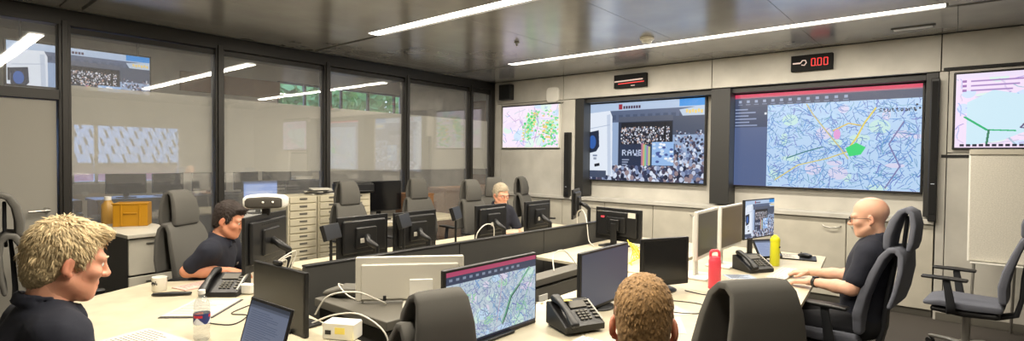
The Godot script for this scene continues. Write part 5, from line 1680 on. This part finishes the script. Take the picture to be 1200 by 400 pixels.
	part("body", MB.new().box(Vector3(0, 0.5, 0), Vector3(0.5, 1.0, 1.6), 0.005), M.orange_wood, wd)
	for q in 3:
		part("door", MB.new().box(Vector3(0.26, 0.52, -0.53 + q * 0.53), Vector3(0.02, 0.9, 0.5), 0.004), M.orange_wood, wd)
	# hanging ticker display in the neighbouring room
	var tk := thing("hanging_display", "wide hanging display of lorry and crowd in the neighbouring room", "display", Vector3(-2.5, 2.68, 5.16), PI / 2)
	part("housing", MB.new().box(Vector3(0, 0, -0.03), Vector3(1.5, 0.56, 0.06), 0.004), M.black, tk)
	var s := MB.new()
	s.face(Vector3(-0.73, 0.26, 0.002), Vector3(0.73, 0.26, 0.002), Vector3(0.73, -0.26, 0.002), Vector3(-0.73, -0.26, 0.002), Vector3(0, 0, 1))
	for q in s.uv.size():
		s.uv[q].y *= 0.6
	part("screen_picture", s, M.party, tk)
	for x in [-0.6, 0.6]:
		part("hanger", MB.new().cyl(Vector3(x, 0.27, -0.03), Vector3(x, 0.95, -0.03), 0.012), M.black, tk)
	# flip chart by the right wall
	var fc := thing("flip_chart", "white flip chart with a blank paper pad, by the right of the display wall", "flip chart", Vector3(6.62, 0, 0.4), 0.05)
	var lean := Basis(Vector3(1, 0, 0), -0.1)
	var o := Vector3(0, 0.7, 0.08)
	part("board", MB.new().box(o + lean * Vector3(0, 0.5, -0.02), Vector3(0.7, 1.0, 0.02), 0.004, lean), M.white, fc)
	part("paper_pad", MB.new().box(o + lean * Vector3(0, 0.5, 0.0), Vector3(0.68, 0.98, 0.016), 0.003, lean), M.paper, fc)
	part("clamp", MB.new().box(o + lean * Vector3(0, 1.0, 0.005), Vector3(0.7, 0.05, 0.03), 0.005, lean), M.cabinet, fc)
	part("tray", MB.new().box(o + lean * Vector3(0, -0.01, 0.03), Vector3(0.66, 0.015, 0.07), 0.004, lean), M.white, fc)
	for x in [-0.3, 0.3]:
		part("leg", MB.new().tube([o + lean * Vector3(x, 0.9, -0.04), o + lean * Vector3(x, 0.0, -0.04), Vector3(x * 1.1, 0.01, 0.16)], 0.012, 10), M.metal, fc)
	part("leg", MB.new().tube([o + lean * Vector3(0, 0.85, -0.04), Vector3(0, 0.01, -0.3)], 0.012, 10), M.metal, fc)


func chairs() -> void:
	var rg := "charcoal chairs along the left row"
	var row := chair("charcoal chair with headrest behind the first row monitors", Vector3(1.35, 0, 3.5), -PI / 2 + 0.1, M.cloth, {"group": rg, "lift": 0.02})
	dup(row, Vector3(1.2, -0.0, 2.45), -PI / 2 - 0.1, "charcoal chair with headrest before the brown wooden box")
	dup(row, Vector3(1.55, 0, 1.66), -PI / 2 - 0.75, "charcoal chair with headrest turned aside, just left of the man with glasses", rg)
	dup(row, Vector3(1.6, 0, 0.68), -PI / 2 + 0.3, "charcoal chair with headrest against the display wall under the weather screen", rg)
	dup(row, Vector3(1.91, -0.0, 5.2), -PI / 4 - 0.2, "charcoal chair with headrest on which the dark-haired man sits", rg)
	dup(row, Vector3(1.92, 0, 2.16), -PI / 2, "charcoal chair on which the man with glasses sits", rg)
	chair("charcoal chair with a looped headrest at the door, cut by the frame edge", Vector3(1.76, 0, 6.02), -0.1, M.cloth, {"lift": 0.05, "head_gap": 0.04})
	chair("charcoal chair under the fair-haired man", Vector3(4.36, 0, 6.68), 0.0, M.chairframe, {"head": false, "arms": false})
	# near chairs, seen from behind
	chair("charcoal chair back with headrest, before the map monitor", Vector3(4.53, 0, 5.58), 1.25, M.cloth, {"drop": 0.14, "hw": 0.86, "bw": 0.72, "head_gap": 0.035})
	chair("grey chair back with rounded top, right of the ginger head", Vector3(5.2, 0, 4.16), 0.95, M.cloth, {"head": false, "lift": 0.0, "bw": 0.95, "gap": 0.09})
	chair("charcoal chair under the ginger-haired person", Vector3(5.66, 0, 5.72), 0.45, M.cloth, {"head": false, "arms": false})
	chair("blue grey chair with loop headrest on which the bald man sits", Vector3(5.53, 0, 2.8), PI / 2 - 0.12, M.cloth_blue, {"lift": 0.02, "recline": 0.09, "base": M.metal})
	chair("empty blue grey chair with loop headrest before the flip chart", Vector3(6.27, 0, 1.14), 1.46, M.cloth_blue, {"lift": -0.01, "recline": 0.06, "bw": 0.9, "base": M.metal, "arm_z": -0.17})


# ---------------------------------------------------------------- people
func head_field(slim := 1.0) -> Field:
	var f := Field.new()
	f.ell(Vector3(0, 0.045, 0.012), Vector3(0.076 * slim, 0.088, 0.098), 0.02)
	f.ell(Vector3(0, -0.03, -0.034), Vector3(0.061 * slim, 0.085, 0.06), 0.03)
	f.ell(Vector3(0, -0.078, -0.036), Vector3(0.05 * slim, 0.034, 0.05), 0.025)
	f.ell(Vector3(0, -0.102, -0.073), Vector3(0.021, 0.016, 0.016), 0.022)
	for s in [-1.0, 1.0]:
		f.cap(Vector3(s * 0.05 * slim, -0.055, 0.0), Vector3(s * 0.022, -0.1, -0.062), 0.02, 0.016, 0.025)
		f.cap(Vector3(s * 0.045, 0.02, -0.076), Vector3(s * 0.012, 0.018, -0.089), 0.012, 0.012, 0.018)
		f.ell(Vector3(s * 0.045 * slim, -0.026, -0.066), Vector3(0.022, 0.018, 0.02), 0.025)
		f.ell(Vector3(s * 0.032, 0.0, -0.102), Vector3(0.017, 0.011, 0.014), 0.012, 1)
		f.ell(Vector3(s * 0.013, -0.035, -0.102), Vector3(0.009, 0.008, 0.011), 0.008)
		f.ell(Vector3(s * 0.079 * slim, -0.006, 0.014), Vector3(0.008, 0.029, 0.017), 0.006, 0, Basis(Vector3(0, 1, 0), s * 0.35) * Basis(Vector3(1, 0, 0), -0.2))
		f.ell(Vector3(s * 0.088 * slim, -0.004, 0.008), Vector3(0.006, 0.02, 0.01), 0.004, 1, Basis(Vector3(1, 0, 0), -0.2))
		f.ell(Vector3(s * 0.076 * slim, -0.034, 0.006), Vector3(0.007, 0.01, 0.009), 0.006)
	f.cap(Vector3(0, 0.012, -0.092), Vector3(0, -0.03, -0.112), 0.009, 0.012, 0.012)
	f.ell(Vector3(0, -0.033, -0.112), Vector3(0.012, 0.01, 0.011), 0.008)
	f.cap(Vector3(-0.018, -0.063, -0.084), Vector3(0.018, -0.063, -0.084), 0.008, 0.008, 0.01)
	f.cap(Vector3(-0.015, -0.076, -0.083), Vector3(0.015, -0.076, -0.083), 0.008, 0.008, 0.01)
	f.cap(Vector3(-0.023, -0.0695, -0.094), Vector3(0.023, -0.0695, -0.094), 0.0025, 0.0025, 0.004, 1)
	f.cap(Vector3(0, -0.05, 0.022), Vector3(0, -0.13, 0.03), 0.052, 0.054, 0.03)
	return f


func hand_field(f: Field, xf: Transform3D, s: float, curl: float) -> void:
	# fingers towards -z, palm down; s = +1 thumb on +x
	var bs := xf.basis
	f.cap(xf * Vector3(0, 0, 0.03), xf * Vector3(0, 0, -0.01), 0.026, 0.026, 0.02)
	f.rbox(xf * Vector3(0, 0, -0.05), Vector3(0.04, 0.014, 0.05), 0.02, bs)
	var len := [0.068, 0.078, 0.073, 0.056]
	for k in 4:
		var x := s * (0.031 - k * 0.0205)
		var p := Vector3(x, 0.002, -0.092 + (0.008 if k == 3 else 0.0))
		var ang := curl * (0.8 + 0.15 * k)
		for j in 3:
			var l: float = len[k] * [0.45, 0.31, 0.24][j]
			var q := p + Vector3(s * (0.06 - k * 0.04) * l, -sin(ang) * l, -cos(ang) * l)
			f.cap(xf * p, xf * q, 0.0095 - j * 0.0008, 0.0088 - j * 0.0008, 0.004 if j > 0 else 0.008)
			p = q
			ang += curl * 0.9
	var a := Vector3(s * 0.03, -0.006, -0.03)
	var b := Vector3(s * 0.056, -0.012, -0.062)
	var c := Vector3(s * 0.06, -0.018, -0.092)
	f.cap(xf * a, xf * b, 0.014, 0.011, 0.012)
	f.cap(xf * b, xf * c, 0.0105, 0.0085, 0.005)


func facing(d: Vector3, up := Vector3(0, 1, 0)) -> Basis:
	var z := -d.normalized()
	var x := up.cross(z).normalized()
	return Basis(x, z.cross(x), z)


# o: head = where the head's middle goes, dir = facing, lean, yaw, pitch, el/wr = elbow and wrist (right, left) in the body's axes
func person(label: String, o: Dictionary) -> Node3D:
	var lean: float = o.get("lean", 0.1)
	var wide: float = o.get("wide", 1.0)
	var pel := Vector3(0, 0.57, 0)
	var u := Vector3(0, cos(lean), -sin(lean))
	var fw := Vector3(0, -sin(lean), -cos(lean))
	var sh := pel + u * 0.46
	var nk := pel + u * 0.53
	var hb: Basis = Basis(Vector3(0, 1, 0), o.get("yaw", 0.0)) * Basis(Vector3(1, 0, 0), o.get("pitch", 0.0))
	var hc: Vector3 = nk + Vector3(0, 0.13, -0.03 - 0.5 * sin(lean) * 0.1) + hb * Vector3(0, 0.0, 0.0)
	var want: Vector3 = o.head
	var turn := atan2(-o.dir.x, -o.dir.z)
	var rb := Basis(Vector3(0, 1, 0), turn)
	var rise: float = want.y - hc.y
	pel.y += rise
	sh.y += rise
	nk.y += rise
	hc.y += rise
	var root: Vector3 = want - rb * hc
	root.y = 0.0
	# elbows and wrists given in the room's axes
	var given: Dictionary = o.get("abs", {})
	for q in given:
		var loc: Vector3 = rb.inverse() * (given[q] - root) - Vector3(0, rise, 0)
		if q[1] == "e":
			o.el[0 if q[0] == "r" else 1] = loc
		else:
			o.wr[0 if q[0] == "r" else 1] = loc
	var skin := mt("skin " + o.key, o.skin, 0.5)
	skin.vertex_color_use_as_albedo = true
	skin.subsurf_scatter_enabled = true
	skin.subsurf_scatter_strength = 0.08
	var shirt_m := mt("dark navy polo cotton", srgb(27, 30, 43), 0.9)
	var trouser_m := mt("dark trousers", srgb(30, 31, 36), 0.9)
	# body
	var f := Field.new()
	var g := Field.new()
	var tr := Field.new()
	var torso := [[pel + Vector3(0, 0.0, 0.01), Vector3(0.165 * wide, 0.12, 0.125)], [pel + u * 0.16, Vector3(0.15 * wide, 0.16, 0.115 * wide)], [pel + u * 0.33, Vector3(0.165 * wide, 0.17, 0.115)]]
	var lb := Basis(Vector3(1, 0, 0), -lean)
	for q in torso:
		f.ell(q[0], q[1], 0.05, 0, lb)
		g.ell(q[0], q[1] + Vector3.ONE * 0.012, 0.05, 0, lb)
	f.cap(sh + Vector3(-0.13 * wide, 0, 0), sh + Vector3(0.13 * wide, 0, 0), 0.062, 0.062, 0.06)
	g.cap(sh + Vector3(-0.13 * wide, 0, 0), sh + Vector3(0.13 * wide, 0, 0), 0.072, 0.072, 0.06)
	f.cap(nk + Vector3(0, -0.06, 0.02), hc + hb * Vector3(0, -0.08, 0.026), 0.062, 0.054, 0.04)
	g.cap(nk + Vector3(0, -0.045, 0.03), nk + u * -0.2 + Vector3(0, 0, 0.02), 0.07, 0.1, 0.05)
	for s in [-1.0, 1.0]:
		f.cap(nk + Vector3(0, -0.03, 0.015), sh + Vector3(s * 0.13 * wide, 0.0, 0.01), 0.04, 0.045, 0.04)
		g.cap(nk + Vector3(s * 0.03, -0.025, 0.018), sh + Vector3(s * 0.13 * wide, 0.01, 0.01), 0.05, 0.058, 0.04)
		var i := 0 if s > 0 else 1
		var so := sh + Vector3(s * 0.175 * wide, -0.01, 0)
		var el: Vector3 = o.el[i] + Vector3(0, rise, 0)
		var wr: Vector3 = o.wr[i] + Vector3(0, rise, 0)
		f.cap(so, el, 0.052, 0.041, 0.04)
		f.cap(el, el.lerp(wr, 0.35), 0.042, 0.042, 0.02)
		f.cap(el.lerp(wr, 0.35), wr, 0.042, 0.027, 0.02)
		var cuff := so.lerp(el, 0.72)
		g.cap(so, cuff, 0.066, 0.06, 0.045)
		var hip := pel + Vector3(s * 0.09, -0.02, -0.02)
		var kn := Vector3(s * 0.12, 0.5, -0.46)
		var an := Vector3(s * 0.12, 0.1, -0.44)
		f.cap(hip, kn, 0.082, 0.055, 0.04)
		f.cap(kn, an, 0.052, 0.036, 0.03)
		f.cap(an + Vector3(0, -0.05, 0.04), an + Vector3(s * 0.02, -0.06, -0.16), 0.035, 0.03, 0.02)
		tr.cap(hip, kn, 0.094, 0.068, 0.05)
		tr.cap(kn, an + Vector3(0, -0.02, 0), 0.066, 0.056, 0.03)
	tr.ell(pel + Vector3(0, -0.01, 0.01), Vector3(0.18 * wide, 0.12, 0.14), 0.05)
	var b := MB.new()
	f.build(b, 0.014)
	# hands, closing on what the wrist points at
	for i in 2:
		var el: Vector3 = o.el[i] + Vector3(0, rise, 0)
		var wr: Vector3 = o.wr[i] + Vector3(0, rise, 0)
		var hd: Vector3 = o.get("hd", [wr - el, wr - el])[i]
		var hf := Field.new()
		hand_field(hf, Transform3D(facing(hd.normalized() + Vector3(0, -0.06, 0)), wr), -1.0 if i == 0 else 1.0, o.get("curl", 0.3))
		hf.build(b, 0.004)
	var hcell: float = o.get("cell", 0.005)
	var hx := Transform3D(hb, hc)
	var hf2 := head_field(o.get("slim", 1.0))
	hf2.paint = 1
	hf2.build(b, hcell, hx)
	var t := MeshInstance3D.new()
	t.mesh = b.mesh()
	t.material_override = skin
	t.name = numbered("person")
	add_child(t)
	t.position = root
	t.rotation.y = turn
	tag(t, label, "person", o.get("group", ""))
	# polo shirt with a collar
	var c0 := nk + Vector3(0, 0.012, 0.012)
	var prev := Vector3.ZERO
	for k in 21:
		var a := TAU * (k / 20.0) * 0.94 + 0.03 * TAU - PI / 2
		var p := c0 + Vector3(cos(a) * 0.068, (0.022 if sin(a) > 0 else 0.0) - 0.026 * maxf(-sin(a), 0) + 0.012 * sin(a), sin(a) * 0.066)
		if k > 0:
			g.cap(prev, p, 0.008, 0.008, 0.006)
			g.cap(prev + (prev - c0) * 0.1 + Vector3(0, -0.02, 0), p + (p - c0) * 0.1 + Vector3(0, -0.02, 0), 0.009, 0.009, 0.008)
		prev = p
	for s in [-1.0, 1.0]:
		g.cap(c0 + Vector3(s * 0.018, -0.03, -0.078), c0 + Vector3(s * 0.045, -0.062, -0.092), 0.01, 0.006, 0.01)
	g.noise = FastNoiseLite.new()
	g.noise.frequency = 9.0
	g.noise.seed = 5
	g.amp = 0.006
	var sm := MB.new()
	g.build(sm, o.get("cloth_cell", 0.011))
	var sp := part("polo_shirt", sm, shirt_m, t)
	var tm := MB.new()
	tr.build(tm, 0.016)
	part("trousers", tm, trouser_m, t)
	for s in [-1.0, 1.0]:
		part("shoe", MB.new().sweep([Vector3(s * 0.12, 0.04, -0.37), Vector3(s * 0.12, 0.045, -0.46), Vector3(s * 0.13, 0.032, -0.56), Vector3(s * 0.135, 0.028, -0.62)], Vector3(1, 0, 0), [0.038, 0.043, 0.046, 0.036], [0.04, 0.044, 0.032, 0.026], 0.6, 18), M.black, t)
	# eyes
	for s in [-1.0, 1.0]:
		var ey := MB.new().ball(hc + hb * Vector3(s * 0.031, 0.0, -0.079), Vector3.ONE * 0.0122, 14)
		var eye := part("eye", ey, M.china, t)
		part("iris", MB.new().ball(hc + hb * Vector3(s * 0.031, -0.001, -0.0875), Vector3(0.0058, 0.0058, 0.0045), 12), mt("iris", srgb(60, 56, 54), 0.2), eye)
		if o.has("hair"):
			part("eyebrow", MB.new().tube([hc + hb * Vector3(s * 0.014, 0.02, -0.1), hc + hb * Vector3(s * 0.032, 0.026, -0.096), hc + hb * Vector3(s * 0.05, 0.02, -0.08)], [0.003, 0.0038, 0.002], 6), mt("hair " + o.key, o.hair, 0.75), t)
	# hair: a tufted cap over the skull, cut at the hairline and round the ears
	if o.has("hair"):
		var h := Field.new()
		var th: float = o.get("thick", 0.014)
		h.ell(Vector3(0, 0.05, 0.014), Vector3(0.076 * o.get("slim", 1.0) + th * 0.75, 0.088 + th, 0.098 + th * 0.8), 0.02)
		h.ell(Vector3(0, -0.02, 0.05), Vector3(0.064, 0.075, 0.06), 0.03)
		if o.has("fringe"):
			h.ell(Vector3(0, 0.1, -0.066), Vector3(0.055, 0.024, 0.034), 0.025)
		for s in [-1.0, 1.0]:
			h.ell(Vector3(s * 0.066 * o.get("slim", 1.0), 0.012, -0.014), Vector3(0.012, 0.035, 0.016), 0.015)
			h.ell(Vector3(s * 0.095, -0.02, 0.008), Vector3(0.035, 0.042, 0.026), 0.012, 1)
			h.ell(Vector3(s * 0.06, 0.03, -0.098), Vector3(0.045, 0.045, 0.05), 0.015, 1)
		h.ell(Vector3(0, 0.018, -0.115), Vector3(0.07, o.get("brow", 0.056), 0.055), 0.015, 1)
		h.planes = [Plane(Vector3(0, -0.82, -0.57).normalized(), o.get("nape", 0.03))]
		h.noise = FastNoiseLite.new()
		h.noise.seed = o.get("seed", 1)
		h.noise.frequency = o.get("freq", 46.0)
		h.noise.fractal_octaves = 3
		h.nscale = o.get("tuft", Vector3(3.0, 1.6, 0.8))
		h.amp = o.get("amp", 0.006)
		var hm := MB.new()
		var nz := FastNoiseLite.new()
		nz.frequency = 60.0
		nz.seed = 3
		h.paint = 2
		h.strands = nz
		h.fade = o.get("fade", 0.4)
		h.build(hm, o.get("hair_cell", 0.004), hx)
		var hmat := mt("hair " + o.key, o.hair, 0.7)
		hmat.vertex_color_use_as_albedo = true
		hmat.rim_enabled = true
		hmat.rim = 0.3
		var hp := part("hair", hm, hmat, t)
		var blade := MB.new()
		var row := []
		for q in [[0.0, 0.0, 0.06], [0.1, 0.35, 0.07], [0.1, 0.7, 0.055], [0.02, 1.0, 0.012]]:
			row.append([Vector3(-q[2], q[0], -q[1]), Vector3(0, q[0] + q[2] * 0.5, -q[1]), Vector3(q[2], q[0], -q[1])])
		blade.net(row)
		var mm := MultiMesh.new()
		mm.transform_format = MultiMesh.TRANSFORM_3D
		mm.use_colors = true
		mm.mesh = blade.mesh()
		var count: int = o.get("strands", 2500)
		mm.instance_count = count
		var r := RandomNumberGenerator.new()
		r.seed = o.get("seed", 1)
		var crown := hx * Vector3(0.015, 0.12, 0.05)
		for k in count:
			var q := r.randi() % hm.v.size()
			var p := hm.v[q]
			var nn := hm.n[q].normalized()
			var flow := (p - crown) + hx.basis * Vector3(r.randfn() * 0.02, -0.02 + r.randfn() * 0.015, r.randfn() * 0.02)
			var dirn := (flow - nn * flow.dot(nn)).normalized()
			dirn = (dirn + nn * r.randf_range(0.0, o.get("lift", 0.14))).normalized()
			var side := dirn.cross(nn).normalized()
			var upn := side.cross(dirn).normalized()
			var lp := hx.affine_inverse() * p
			var l: float = o.get("length", 0.03) * r.randf_range(0.6, 1.2) * (0.5 if lp.y < 0.0 else 1.0)
			mm.set_instance_transform(k, Transform3D(Basis(side * 0.026, upn * l, -dirn * l), p - nn * 0.002))
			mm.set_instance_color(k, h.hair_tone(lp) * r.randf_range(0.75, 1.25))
		var mi := MultiMeshInstance3D.new()
		mi.name = "hair_strands"
		mi.multimesh = mm
		mi.material_override = hmat
		mi.set_meta("kind", "stuff")
		hp.add_child(mi)
	if o.get("glasses", false):
		var gl := MB.new()
		for s in [-1.0, 1.0]:
			var ring := []
			for k in 17:
				var a := TAU * k / 16
				ring.append(hc + hb * Vector3(s * 0.033 + cos(a) * 0.024, -0.002 + sin(a) * 0.018, -0.108 + absf(cos(a)) * 0.004))
			gl.tube(ring, 0.0022, 6)
			gl.tube([hc + hb * Vector3(s * 0.057, 0.004, -0.104), hc + hb * Vector3(s * 0.079, 0.006, -0.06), hc + hb * Vector3(s * 0.082, 0.004, 0.0), hc + hb * Vector3(s * 0.082, -0.012, 0.02)], 0.002, 6)
		gl.tube([hc + hb * Vector3(-0.01, 0.004, -0.112), hc + hb * Vector3(0, 0.007, -0.114), hc + hb * Vector3(0.01, 0.004, -0.112)], 0.002, 6)
		part("glasses", gl, o.get("frame", M.black), t)
	if o.get("watch", false):
		var el: Vector3 = o.el[1] + Vector3(0, rise, 0)
		var wr: Vector3 = o.wr[1] + Vector3(0, rise, 0)
		var q := wr.lerp(el, 0.12)
		var ax := (wr - el).normalized()
		var wx := Transform3D(Basis(facing(ax).x, ax, facing(ax).x.cross(ax)), q)
		var wt := part("wristwatch", MB.new().lathe([Vector2(0.029, -0.012), Vector2(0.034, -0.011), Vector2(0.034, 0.011), Vector2(0.029, 0.012)], 28, wx), M.black, t)
		part("watch_face", MB.new().box(q + Vector3(0, 0.035, 0), Vector3(0.034, 0.01, 0.034), 0.004, facing(ax)), M.blackgloss, wt)
	if o.get("badge", false):
		part("chest_badge", MB.new().box(pel + u * 0.36 + Vector3(-0.08, 0, 0) + fw * 0.125, Vector3(0.03, 0.02, 0.004), 0.001, Basis(Vector3(1, 0, 0), -lean)), M.spine, sp)
	return t


func people() -> void:
	person("fair-haired man in a dark polo shirt, seen in profile at the corner desk", {"key": "fair", "head": Vector3(4.013, 1.253, 6.49), "dir": Vector3(-0.06, 0, -1.0), "lean": 0.16, "pitch": -0.2, "yaw": 0.0,
		"skin": srgb(222, 158, 128), "hair": srgb(222, 198, 152), "thick": 0.006, "fringe": true, "seed": 3, "strands": 6500, "length": 0.024, "cell": 0.0035, "hair_cell": 0.0032, "cloth_cell": 0.009, "amp": 0.004, "fade": 0.8,
		"el": [Vector3(0.27, 0.76, -0.12), Vector3(-0.27, 0.76, -0.12)], "wr": [Vector3(0.2, 0.76, -0.26), Vector3(-0.18, 0.76, -0.26)]})
	person("dark-haired man in a dark polo shirt, leaning over the corner desk behind a telephone", {"key": "dark", "head": Vector3(2.18, 1.13, 5.26), "dir": Vector3(0.7, 0, -0.71), "lean": 0.3, "pitch": -0.28,
		"skin": srgb(216, 150, 118), "hair": srgb(44, 32, 26), "thick": 0.006, "fringe": true, "seed": 8, "strands": 2000, "length": 0.018, "cell": 0.005, "hair_cell": 0.0045, "badge": true, "brow": 0.048, "fade": 0.1,
		"abs": {"re": Vector3(2.17, 0.8, 5.53), "rw": Vector3(2.34, 0.79, 5.31)}, "hd": [Vector3(0.5, 0, -1), Vector3(0.2, 0, -1)], "el": [Vector3(0.33, 0.78, -0.12), Vector3(-0.27, 0.76, -0.22)], "wr": [Vector3(0.1, 0.76, -0.34), Vector3(-0.12, 0.76, -0.42)]})
	person("man with grey hair and glasses behind the row of black monitors", {"key": "grey", "head": Vector3(2.03, 1.15, 2.12), "dir": Vector3(0.96, 0, 0.2), "lean": 0.2, "pitch": -0.12, "yaw": -0.1,
		"skin": srgb(218, 160, 130), "hair": srgb(190, 176, 152), "thick": 0.012, "seed": 4, "strands": 900, "cell": 0.006, "hair_cell": 0.005, "glasses": true, "frame": mt("dark red spectacle frame", srgb(110, 30, 30), 0.4),
		"el": [Vector3(0.27, 0.76, -0.16), Vector3(-0.25, 0.76, -0.2)], "wr": [Vector3(0.14, 0.8, -0.42), Vector3(-0.06, 0.8, -0.46)]})
	person("bald man with glasses and a wristwatch, working at the right desk", {"key": "bald", "head": Vector3(5.76, 1.235, 2.78), "dir": Vector3(-0.99, 0, 0.02), "lean": -0.12, "pitch": -0.12, "wide": 1.06,
		"skin": srgb(214, 166, 140), "cell": 0.0045, "glasses": true, "watch": true, "abs": {"le": Vector3(5.7, 0.81, 3.02), "lw": Vector3(5.45, 0.79, 2.87), "re": Vector3(5.62, 0.81, 2.58), "rw": Vector3(5.37, 0.79, 2.53)},
		"el": [Vector3(0.27, 0.8, -0.12), Vector3(-0.26, 0.78, -0.14)], "wr": [Vector3(0.15, 0.8, -0.4), Vector3(-0.1, 0.8, -0.42)], "hd": [Vector3(-0.3, -0.1, -1), Vector3(0.25, -0.1, -1)]})
	person("ginger-haired person seen from behind in the near foreground, only the head showing", {"key": "ginger", "head": Vector3(5.55, 1.16, 5.57), "dir": Vector3(-0.45, 0, -0.9), "lean": 0.2, "pitch": -0.1,
		"skin": srgb(226, 156, 128), "hair": srgb(160, 124, 78), "thick": 0.0, "seed": 12, "strands": 7000, "length": 0.012, "cell": 0.004, "hair_cell": 0.0032, "amp": 0.003, "fade": 0.35,
		"el": [Vector3(0.27, 0.76, -0.14), Vector3(-0.27, 0.76, -0.14)], "wr": [Vector3(0.18, 0.75, -0.36), Vector3(-0.18, 0.75, -0.36)]})


const LAMP := 4.0


func _ready() -> void:
	# camera, sky, exposure
	var cam := Camera3D.new()
	cam.name = "camera"
	cam.position = Vector3(6.1773, 1.6, 6.8681)
	cam.rotation = Vector3(-0.024248, 0.697460, 0.010423)
	cam.fov = 35.712
	cam.near = 0.02
	cam.far = 200.0
	add_child(cam)
	cam.current = true
	var env := Environment.new()
	env.background_mode = Environment.BG_SKY
	var sky := Sky.new()
	var psm := ProceduralSkyMaterial.new()
	psm.sky_top_color = Color(0.45, 0.6, 0.85)
	psm.sky_horizon_color = Color(0.85, 0.9, 0.95)
	psm.ground_bottom_color = Color(0.3, 0.3, 0.28)
	psm.ground_horizon_color = Color(0.6, 0.62, 0.6)
	psm.sky_energy_multiplier = 2.6
	sky.sky_material = psm
	env.sky = sky
	env.tonemap_mode = Environment.TONE_MAPPER_LINEAR
	env.tonemap_exposure = 1.0
	env.sdfgi_enabled = true
	env.ssao_enabled = true
	env.ssil_enabled = true
	var we := WorldEnvironment.new()
	we.name = "environment"
	we.environment = env
	add_child(we)

	rng.seed = 11
	materials()
	setting()
	outside()
	display_wall()
	ceiling_things()
	office_stuff()
	along_the_glass()
	chairs()
	people()
